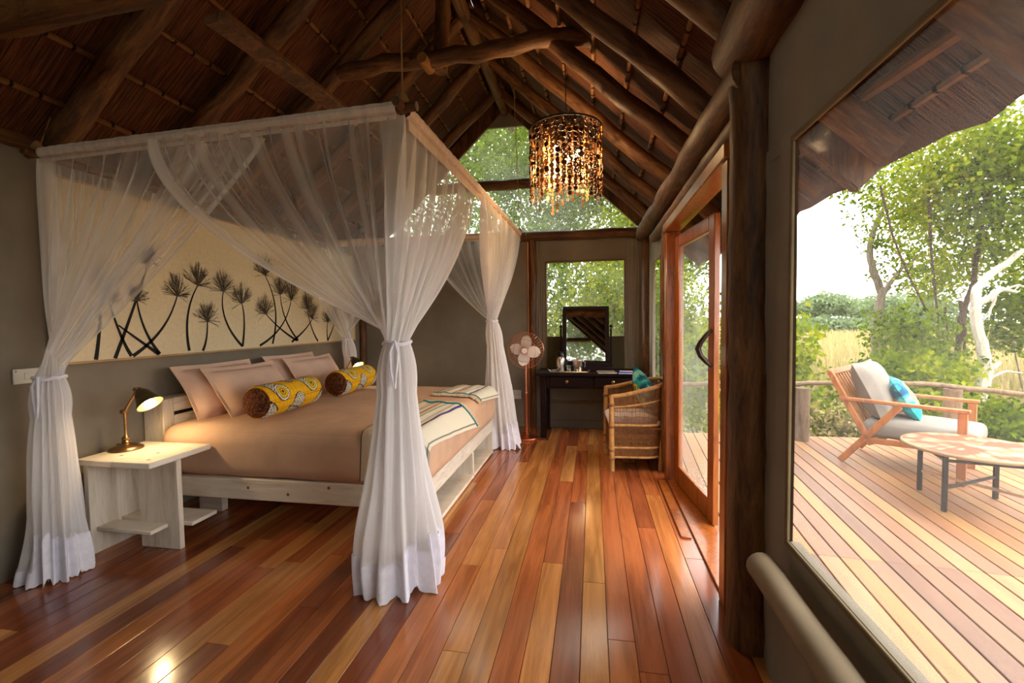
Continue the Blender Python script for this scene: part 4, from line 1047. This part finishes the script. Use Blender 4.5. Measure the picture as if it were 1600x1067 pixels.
# ================================================================== ROLLED BLIND under the big window
rb = empty('rolled_blind', (.60, .2, .5), 0, 'rolled-up taupe canvas blind strapped below the clear window', 'blind')
b = MB(); pts = []
A_, B_ = Vector((.0, 1.53, .0)), Vector((-.005, -1.5, .02))
for i in range(24): 
    t = i/23; pts.append(A_+(B_-A_)*t+Vector((wob(i*.4, 2, .006), 0, wob(i*.4, 7, .006))))
b.tube(pts, [.050+wob(i*.6, 4, .005) for i in range(24)], 18); b.build('roll', 'blind', rb)
b = MB(); sp = [Vector((.045*(1-k/40)*math.cos(k*.5), 1.5325, .045*(1-k/40)*math.sin(k*.5))) for k in range(38)]; b.tube(sp, .0035, 4); b.build('spiral_end', 'canvas_dark', rb)
for y in (.2, -.9): MB().tube([(.056*math.cos(2*PI*j/18), y, .01+.056*math.sin(2*PI*j/18)) for j in range(18)], .007, 5, closed=True).build('strap', 'piping', rb)
# ================================================================== DECK FURNITURE
lc = empty('lounge_chair', (2.35, 4.77, 0), math.atan2(-.646, .763), 'teak lounge chair with grey cushions and crossed side legs on the deck', 'chair')
WDT = .68
for y in (0, WDT):
    MB().obox((0, y, .02), (.43, y, .60), .035, .055, (0, 1, 0) if False else (-.8, 0, .6), .005).build('rear_leg', 'chairwood', lc)
    MB().box(.80, .86, y-.018, y+.018, 0, .60, .005).build('front_leg', 'chairwood', lc)
    MB().obox((-.02, y, .625), (.875, y, .615), .05, .032, (0, 0, 1), .006).build('armrest', 'chairwood', lc)
    MB().obox((.24, y, .22), (-.10, y, .875), .035, .05, (.8, 0, .4), .005).build('back_post', 'chairwood', lc)
    MB().obox((.18, y, .255), (.83, y, .285), .03, .05, (0, 0, 1), .005).build('seat_rail', 'chairwood', lc)
MB().obox((-.095, -.018, .862), (-.095, WDT+.018, .862), .03, .055, (-.45, 0, .9), .005).build('back_rail', 'chairwood', lc)
MB().obox((.21, 0, .285), (.21, WDT, .285), .03, .05, (-.45, 0, .9), .005).build('back_rail', 'chairwood', lc)
for i in range(1, 8): MB().obox((.21, WDT*i/8, .285), (-.09, WDT*i/8, .85), .03, .014, (.9, 0, .45), .003).build('back_slat', 'chairwood', lc)
for x in (.30, .45, .60, .75): MB().box(x-.03, x+.03, 0, WDT, .27, .285, .003).build('seat_slat', 'chairwood', lc)
soft_slab(.17, .92, .02, WDT-.02, .29, .44, .045, 22, dome=.02, seed=11, wr=.006).xf(Matrix.Rotation(0, 4, 'Y')).build('seat_cushion', 'cushiongrey', lc, label='thick grey seat cushion')
bc = pillow_mb(.66, .58, .26, .02, 30, 5, .03)
bcR = Matrix.Translation((.19, WDT/2, .70)) @ Matrix.Rotation(PI/2, 4, 'Z') @ Matrix.Rotation(PI/2-.42, 4, 'X')
bc.xf(bcR).build('back_cushion', 'cushiongrey', lc, label='plump grey back cushion')
cp = lc.matrix_world.copy(); A0 = math.atan2(-.646, .763); dF, dL = Vector((.763, -.646, 0)), Vector((.646, .763, 0))
cl = Vector((2.35, 4.77, 0))+dF*.40+dL*.36+Vector((0, 0, .635))
cushion(.40, .15, 6, 'turquoise and yellow printed cushion on the grey deck chair', cl, A0+PI/2+.25, .55, 'turquoise printed cushions', .12)

tb = empty('coffee_table', (2.75, 3.81, 0), math.atan2(-.112, .415), 'round deck table with worn red and cream painted top on iron legs', 'table')
TT = .43; TR = .405
b = MB(); P = []; C_ = []
prof = [(0.0, TT+.012), (.06, TT+.012), (.12, TT+.012), (.18, TT+.012), (.24, TT+.012), (.30, TT+.012), (.35, TT+.012), (.385, TT+.013), (.40, TT+.011), (TR, TT+.002), (TR-.003, TT-.012), (TR-.02, TT-.016), (0, TT-.016)]
for r_, h in prof:
    row = []
    for j in range(120):
        a = 2*PI*j/120; x, y = r_*math.cos(a), r_*math.sin(a); row.append((x, y, h))
        k = noise.noise(Vector((x*6, y*6, 2)))+.6*noise.noise(Vector((x*14, y*14, 7)))
        C_.append(lin(150, 126, 98) if r_ > .385 or h < TT else (lin(176, 72, 50) if k > .0 else (lin(170, 142, 112) if k > -.25 else lin(178, 98, 72))))
    P.append(row)
b.grid(P, True); b.c = C_; b.build('tabletop', mat_attr('painted_table_top', .45, 60, .2), tb)
for x in (-.225, .225):
    for y in (-.225, .225): MB().box(x-.014, x+.014, y-.014, y+.014, 0, TT-.016, .002).build('leg', 'iron', tb)
for s in (-1, 1):
    MB().obox((-.225, s*.225, TT-.06), (.225, s*.225, TT-.06), .012, .02).build('top_rail', 'iron', tb); MB().obox((s*.225, -.225, TT-.06), (s*.225, .225, TT-.06), .012, .02).build('top_rail', 'iron', tb)
MB().obox((-.225, -.225, .17), (.225, .225, .17), .014, .02).build('cross_stretcher', 'iron', tb); MB().obox((-.225, .225, .16), (.225, -.225, .16), .014, .02).build('cross_stretcher', 'steel', tb)

# ================================================================== RAILING
def rail_post(x, y, lab):
    r_ = log('railing_post', (x, y, -.7), (x+.01, y, .60), .085, .08, 'railwood', None, 14, 10, .06, .004, x); return tag(r_, lab, 'post', 'log posts of the deck railing')
rail_post(2.345, 5.60, 'grey log railing post beside the tent window edge at the deck corner')
rail_post(3.88, 5.66, 'grey log railing post behind the deck chair')
rail_post(5.75, 5.2, 'grey log railing post past the round table')
b = MB(); pts = [(.85, 5.72, .60), (1.5, 5.66, .63), (2.345, 5.62, .645), (3.0, 5.62, .66), (3.6, 5.65, .655), (4.1, 5.64, .60), (4.7, 5.55, .54), (5.75, 5.2, .50), (6.2, 4.6, .55), (6.5, 3.0, .6), (6.6, 1.0, .6)]
fine = []
for a, c in zip(pts[:-1], pts[1:]):
    for k in range(5): fine.append(Vector(a).lerp(Vector(c), k/5)+Vector((0, 0, wob(len(fine)*.5, 1, .012))))
b.tube(fine, [.028+wob(i*.3, 3, .006) for i in range(len(fine))], 10).build('branch_rail', 'railwood', label='long crooked branch handrail along the deck edge', cat='railing')

# ================================================================== PLANTS
def leaves(name, blobs, mat, parent, seed, off, droop=.2, shell=.5):
    g = np.random.default_rng(seed); VV, CC = [], []
    for (cx, cy, cz, rx, ry, rz, n_, sz) in blobs:
        d = g.normal(size=(n_, 3)); d /= np.linalg.norm(d, axis=1, keepdims=True); rr = g.random(n_)**shell*(1/1)
        lump = 1+.25*np.sin(d[:, 0]*7+seed)*np.cos(d[:, 2]*6+d[:, 1]*5)
        p = d*(rr*lump)[:, None]*np.array([rx, ry, rz])+np.array([cx, cy, cz])-np.array(off)
        ax = g.normal(size=(n_, 3)); ax[:, 2] -= droop*2; ax /= np.linalg.norm(ax, axis=1, keepdims=True)
        sd = np.cross(ax, g.normal(size=(n_, 3))); sd /= np.linalg.norm(sd, axis=1, keepdims=True); nr = np.cross(ax, sd)
        s = sz*g.uniform(.6, 1.3, n_)[:, None]
        quad = np.stack([p-ax*s*.5, p+sd*s*.30+nr*s*.06, p+ax*s*.5, p-sd*s*.30+nr*s*.06], 1)
        VV.append(quad.reshape(-1, 3)); c = np.clip(g.normal(.45, .25, n_), 0, 1); CC.append(np.repeat(c, 4))
    V = np.concatenate(VV); c = np.concatenate(CC); n_ = len(V)//4
    me = bpy.data.meshes.new(name); me.vertices.add(len(V)); me.vertices.foreach_set('co', V.astype(np.float32).ravel())
    me.loops.add(n_*4); me.loops.foreach_set('vertex_index', np.arange(n_*4, dtype=np.int32)); me.polygons.add(n_)
    me.polygons.foreach_set('loop_start', np.arange(0, n_*4, 4, dtype=np.int32))
    me.update(calc_edges=True); at = me.color_attributes.new('Col', 'FLOAT_COLOR', 'POINT')
    at.data.foreach_set('color', np.stack([c, c, c, np.ones_like(c)], 1).astype(np.float32).ravel())
    me.materials.append(M[mat]); o = bpy.data.objects.new(name, me); COL.objects.link(o); o.parent = parent; o['kind'] = 'stuff'; return o
GZ = -.75
def plant(name, base, blobs, mat, lab, cat, grp, seed, trunk=None, tmat='bark', **kw):
    """base on the ground; trunk: list of (points, r0, r1); blobs in world space"""
    r_ = empty(name, base, 0, lab, cat, grp); off = Vector(base)
    b = MB()
    if trunk is None:
        q = random.Random(seed); trunk = []
        for bl in blobs:
            e = Vector(bl[:3])+Vector((0, 0, bl[5]*.3)); m_ = off.lerp(e, .5)+Vector((q.uniform(-.2, .2), q.uniform(-.2, .2), .1))
            trunk.append(([off, m_, e], .02+.012*bl[5], .006))
    for pts, ra, rb_ in trunk:
        pts = [Vector(p)-off for p in pts]; f_ = []
        for a, c in zip(pts[:-1], pts[1:]):
            for k in range(4): f_.append(a.lerp(c, k/4)+Vector((wob(len(f_), seed, .01+ra*.2), wob(len(f_), seed+3, .01+ra*.2), 0)))
        f_.append(pts[-1]); n_ = len(f_); b.tube(f_, [ra+(rb_-ra)*i/(n_-1) for i in range(n_)], 8)
    b.build('trunk' if cat == 'tree' else 'stems', tmat, r_)
    leaves('foliage', blobs, mat, r_, seed, base, **kw); return r_
def W3(px, py, Y): return on(1, px, py, Y)
def bl(px, py, Y, rx, ry, rz, n_, s): p = W3(px, py, Y); return (p.x, p.y, p.z, rx, ry, rz, n_, s)
# white-barked tree beyond the rail
Yw = 8.0; w = lambda x, y, dy=0: W3(1240+.28125*x, 400+.28125*y, Yw+dy)
bs = w(1000, 900); bs = Vector((bs.x, Yw, GZ-.1))
plant('pale_tree', bs, [bl(1590, 330, 8.6, 1.1, 1, .8, 2000, .10), bl(1600, 240, 8.4, 1.0, 1, .7, 1700, .10), bl(1560, 260, 9, .8, .8, .6, 1300, .10), bl(1600, 470, 9.2, .8, .7, .5, 1500, .09)], 'leaf', 'white-barked forked tree leaning behind the branch handrail', 'tree', 'trees around the tent', 71,
      [([bs, w(1010, 880), w(1055, 740), w(1065, 620), w(1040, 480), w(1005, 320), w(1010, 200), w(1080, 110, .1), w(1200, 30, .2), w(1300, -60, .3)], .10, .04), ([w(1015, 262), w(1090, 235), w(1150, 180), w(1240, 200, .3)], .06, .02), ([w(1070, 660), w(1110, 620), w(1150, 590)], .06, .02), ([w(1060, 690), w(1180, 640), w(1270, 650)], .025, .01), ([w(1120, 225), w(1090, 320), w(1050, 360)], .022, .008), ([w(1130, 200), w(1250, 160, .2), w(1330, 190, .4)], .02, .006)], 'whitebark')
# slim grey tree with the open crown
g_ = lambda x, y, dy=0: W3(1240+.28125*x, 400+.28125*y, 11.0+dy)
bs = Vector((g_(470, 300).x, 11.0, GZ-.1))
plant('grey_tree', bs, [bl(1390, 250, 11, 1.1, 1, .7, 1300, .10), bl(1420, 330, 11, 1.1, 1, .9, 1700, .10), bl(1440, 420, 11.3, .9, .8, .7, 1300, .10), bl(1340, 300, 11, .5, .5, .25, 160, .11), bl(1375, 380, 11, .4, .4, .4, 220, .09)], 'leaf', 'slim grey tree with a forked trunk and open airy crown beside the pale sky', 'tree', 'trees around the tent', 72,
      [([bs, g_(465, 330), g_(490, 210), g_(440, 80), g_(420, -30), g_(450, -160), g_(500, -260)], .10, .04), ([g_(490, 215), g_(545, 140), g_(600, 70), g_(720, -20)], .06, .025), ([g_(440, 80), g_(415, 0), g_(430, -90)], .04, .02)])
# leafy tree filling the right
bs = Vector((W3(1490, 600, 9.5).x, 9.5, GZ-.1)); v_ = lambda px, py, dy=0: W3(px, py, 9.0+dy)
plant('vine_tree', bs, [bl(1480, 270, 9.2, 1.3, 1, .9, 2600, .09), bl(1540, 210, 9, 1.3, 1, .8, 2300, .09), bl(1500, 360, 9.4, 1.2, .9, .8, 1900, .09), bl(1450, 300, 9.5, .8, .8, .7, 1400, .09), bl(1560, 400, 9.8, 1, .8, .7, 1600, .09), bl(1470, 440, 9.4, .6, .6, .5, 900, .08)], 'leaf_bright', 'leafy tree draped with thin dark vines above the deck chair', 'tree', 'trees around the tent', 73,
      [([bs, v_(1500, 500), v_(1522, 440), v_(1535, 340), v_(1555, 230), v_(1570, 150)], .05, .025), ([v_(1450, 290), v_(1455, 400), v_(1466, 500), v_(1474, 590)], .022, .014), ([v_(1476, 480), v_(1482, 540), v_(1486, 600)], .02, .012), ([v_(1500, 470), v_(1508, 520), v_(1504, 575)], .028, .012), ([v_(1512, 470), v_(1503, 520), v_(1512, 560)], .022, .01), ([v_(1375, 290), v_(1395, 370), v_(1420, 430), v_(1445, 480), v_(1470, 510)], .02, .012), ([v_(1560, 420), v_(1520, 320), v_(1530, 300)], .02, .01), ([v_(1500, 335), v_(1540, 320), v_(1590, 300)], .02, .008)], 'vine')
# low shrubs behind the deck
q = random.Random(21)
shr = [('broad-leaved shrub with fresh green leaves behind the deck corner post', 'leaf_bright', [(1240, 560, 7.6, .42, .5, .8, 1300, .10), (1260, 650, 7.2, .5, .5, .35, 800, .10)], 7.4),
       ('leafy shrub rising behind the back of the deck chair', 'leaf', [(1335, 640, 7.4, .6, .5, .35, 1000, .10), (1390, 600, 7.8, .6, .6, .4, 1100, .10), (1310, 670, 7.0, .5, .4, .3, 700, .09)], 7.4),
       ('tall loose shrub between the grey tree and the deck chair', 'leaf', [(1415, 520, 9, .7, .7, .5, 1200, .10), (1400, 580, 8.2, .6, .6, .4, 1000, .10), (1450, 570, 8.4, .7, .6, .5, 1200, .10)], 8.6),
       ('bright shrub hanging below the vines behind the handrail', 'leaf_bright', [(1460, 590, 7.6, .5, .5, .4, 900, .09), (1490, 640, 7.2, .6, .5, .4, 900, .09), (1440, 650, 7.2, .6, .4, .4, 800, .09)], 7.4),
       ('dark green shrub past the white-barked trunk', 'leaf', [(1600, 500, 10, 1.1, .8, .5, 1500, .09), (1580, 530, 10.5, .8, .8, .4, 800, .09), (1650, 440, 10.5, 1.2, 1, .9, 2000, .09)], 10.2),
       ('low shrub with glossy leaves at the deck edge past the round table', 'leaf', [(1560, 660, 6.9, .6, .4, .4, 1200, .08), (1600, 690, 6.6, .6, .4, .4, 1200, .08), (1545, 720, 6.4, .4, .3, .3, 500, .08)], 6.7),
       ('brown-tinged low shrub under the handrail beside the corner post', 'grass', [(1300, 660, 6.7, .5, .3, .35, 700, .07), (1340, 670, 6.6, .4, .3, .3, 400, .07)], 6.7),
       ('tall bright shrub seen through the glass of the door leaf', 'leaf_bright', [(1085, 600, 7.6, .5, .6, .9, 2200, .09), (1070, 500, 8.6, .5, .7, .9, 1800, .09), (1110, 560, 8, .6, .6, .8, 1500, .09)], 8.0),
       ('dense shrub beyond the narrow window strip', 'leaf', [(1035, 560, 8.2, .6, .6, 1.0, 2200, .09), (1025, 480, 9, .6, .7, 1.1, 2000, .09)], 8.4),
       ('young tree top between door glass and deck post', 'leaf', [(1150, 520, 10, .9, .8, 1.0, 1500, .10), (1190, 580, 9, .7, .7, .8, 1200, .10)], 9.4)]
for i, (lab, mt, bls, Yb) in enumerate(shr):
    B_ = [bl(*x) for x in bls]; c = Vector((sum(x[0] for x in B_)/len(B_), Yb, GZ-.1)); plant('shrub', c, B_, mt, lab, 'shrub', 'shrubs behind the deck', 80+i)
# trees behind the end wall
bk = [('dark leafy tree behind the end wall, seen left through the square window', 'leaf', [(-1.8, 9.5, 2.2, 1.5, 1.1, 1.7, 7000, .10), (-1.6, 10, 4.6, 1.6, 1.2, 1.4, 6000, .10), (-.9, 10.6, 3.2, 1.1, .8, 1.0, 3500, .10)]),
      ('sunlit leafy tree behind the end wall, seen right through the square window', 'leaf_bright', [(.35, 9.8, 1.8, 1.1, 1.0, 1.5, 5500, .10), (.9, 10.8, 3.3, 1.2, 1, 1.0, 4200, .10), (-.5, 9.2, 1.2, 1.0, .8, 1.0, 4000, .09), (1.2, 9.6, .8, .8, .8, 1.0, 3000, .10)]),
      ('tall tree filling the gable window with leaves', 'leaf', [(-2.6, 11.5, 5.6, 1.9, 1.2, 1.7, 4500, .12), (-1.2, 11.8, 6.2, 1.5, 1.2, 1.3, 3000, .12), (-1.4, 11, 8.0, 1.7, 1.2, 1.0, 4000, .12), (-.4, 12, 4.6, 1.0, .8, .9, 3000, .11)]),
      ('tall tree with airy crown right of the gable window', 'leaf', [(1.2, 12, 4.4, 1.3, 1, .9, 3400, .11), (2.0, 11.5, 3.0, 1.0, 1, 1.0, 3000, .11), (.3, 12.5, 5.6, 1.0, 1, .7, 2000, .11)]),
      ('broad tree far behind the end wall', 'leaf', [(-5, 13.5, 3.5, 2, 1.5, 2.5, 6000, .14), (-3.4, 14.2, 7.2, 2.2, 1.3, 2.0, 2600, .14), (-.5, 15, 6.5, 2.2, 1.2, 2.0, 4000, .14), (.8, 14.5, 2.2, 2.2, 1.0, 1.6, 4500, .13)])]
for i, (lab, mt, B_) in enumerate(bk):
    plant('tree', (sum(x[0] for x in B_)/len(B_), B_[0][1], GZ-.1), B_, mt, lab, 'tree', 'trees around the tent', 100+i)
# behind the viewer
for i, (x, y, lab) in enumerate(((-4.5, -14, 'leafy tree outside the rear window on the bed side'), (-.5, -15, 'leafy tree outside the rear window in the middle'), (3.8, -14, 'leafy tree outside the rear window on the deck side'))):
    plant('tree', (x, y, GZ-.1), [(x, y, 1.2, 2.0, 1, 1.8, 2500, .2), (x+.3, y-.6, 4.4, 2.2, 1, 2.0, 3000, .2), (x-.2, y-1, 7.4, 2.2, 1, 1.8, 4000, .24), (x, y-1, 10, 2.2, 1, 1.6, 3500, .24)], 'leaf', lab, 'tree', 'trees around the tent', 120+i)
# far tree line
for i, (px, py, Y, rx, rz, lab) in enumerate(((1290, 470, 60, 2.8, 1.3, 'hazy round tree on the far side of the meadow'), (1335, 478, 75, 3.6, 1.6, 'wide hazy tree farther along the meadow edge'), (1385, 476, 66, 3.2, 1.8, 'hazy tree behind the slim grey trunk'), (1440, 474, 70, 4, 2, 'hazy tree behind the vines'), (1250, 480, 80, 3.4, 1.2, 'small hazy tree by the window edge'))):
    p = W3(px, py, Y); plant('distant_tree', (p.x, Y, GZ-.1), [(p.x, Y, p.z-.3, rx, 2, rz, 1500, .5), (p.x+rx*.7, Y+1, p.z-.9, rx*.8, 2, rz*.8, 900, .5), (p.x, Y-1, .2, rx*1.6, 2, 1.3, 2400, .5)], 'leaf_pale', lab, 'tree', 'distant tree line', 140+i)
# dry grass
gr = np.random.default_rng(5); gb = []
go = empty('meadow_grass', (12, 24, GZ), 0, 'tall dry golden grass of the meadow beyond the shrubs', 'grass', None, 'stuff')
n_ = 26000; yy = 9+gr.random(n_)**1.3*45; xx = yy*gr.uniform(.30, 1.0, n_); V = np.zeros((n_, 4, 3)); h = gr.uniform(.35, .95, n_); a = gr.uniform(0, PI, n_); wv = gr.uniform(.02, .05, n_)
zz = np.array([-.75+.25*noise.noise(Vector((x*.05, y*.05, 0))) for x, y in zip(xx, yy)])-.03
tip = gr.normal(0, .15, (n_, 2))
for k, (sx, sz) in enumerate(((-1, 0), (1, 0), (.3, 1), (-.3, 1))):
    V[:, k, 0] = xx+np.cos(a)*wv*sx+tip[:, 0]*sz-12; V[:, k, 1] = yy+np.sin(a)*wv*sx+tip[:, 1]*sz-24; V[:, k, 2] = zz+h*sz-GZ
me = bpy.data.meshes.new('grass_blades'); me.from_pydata(V.reshape(-1, 3).tolist(), [], [(4*i, 4*i+1, 4*i+2, 4*i+3) for i in range(n_)])
c = np.repeat(np.clip(gr.normal(.6, .25, n_), 0, 1), 4); at = me.color_attributes.new('Col', 'FLOAT_COLOR', 'POINT'); at.data.foreach_set('color', np.stack([c, c, c, np.ones_like(c)], 1).astype(np.float32).ravel())
me.materials.append(M['grass']); obj_data('grass_blades', me, go, kind='stuff')
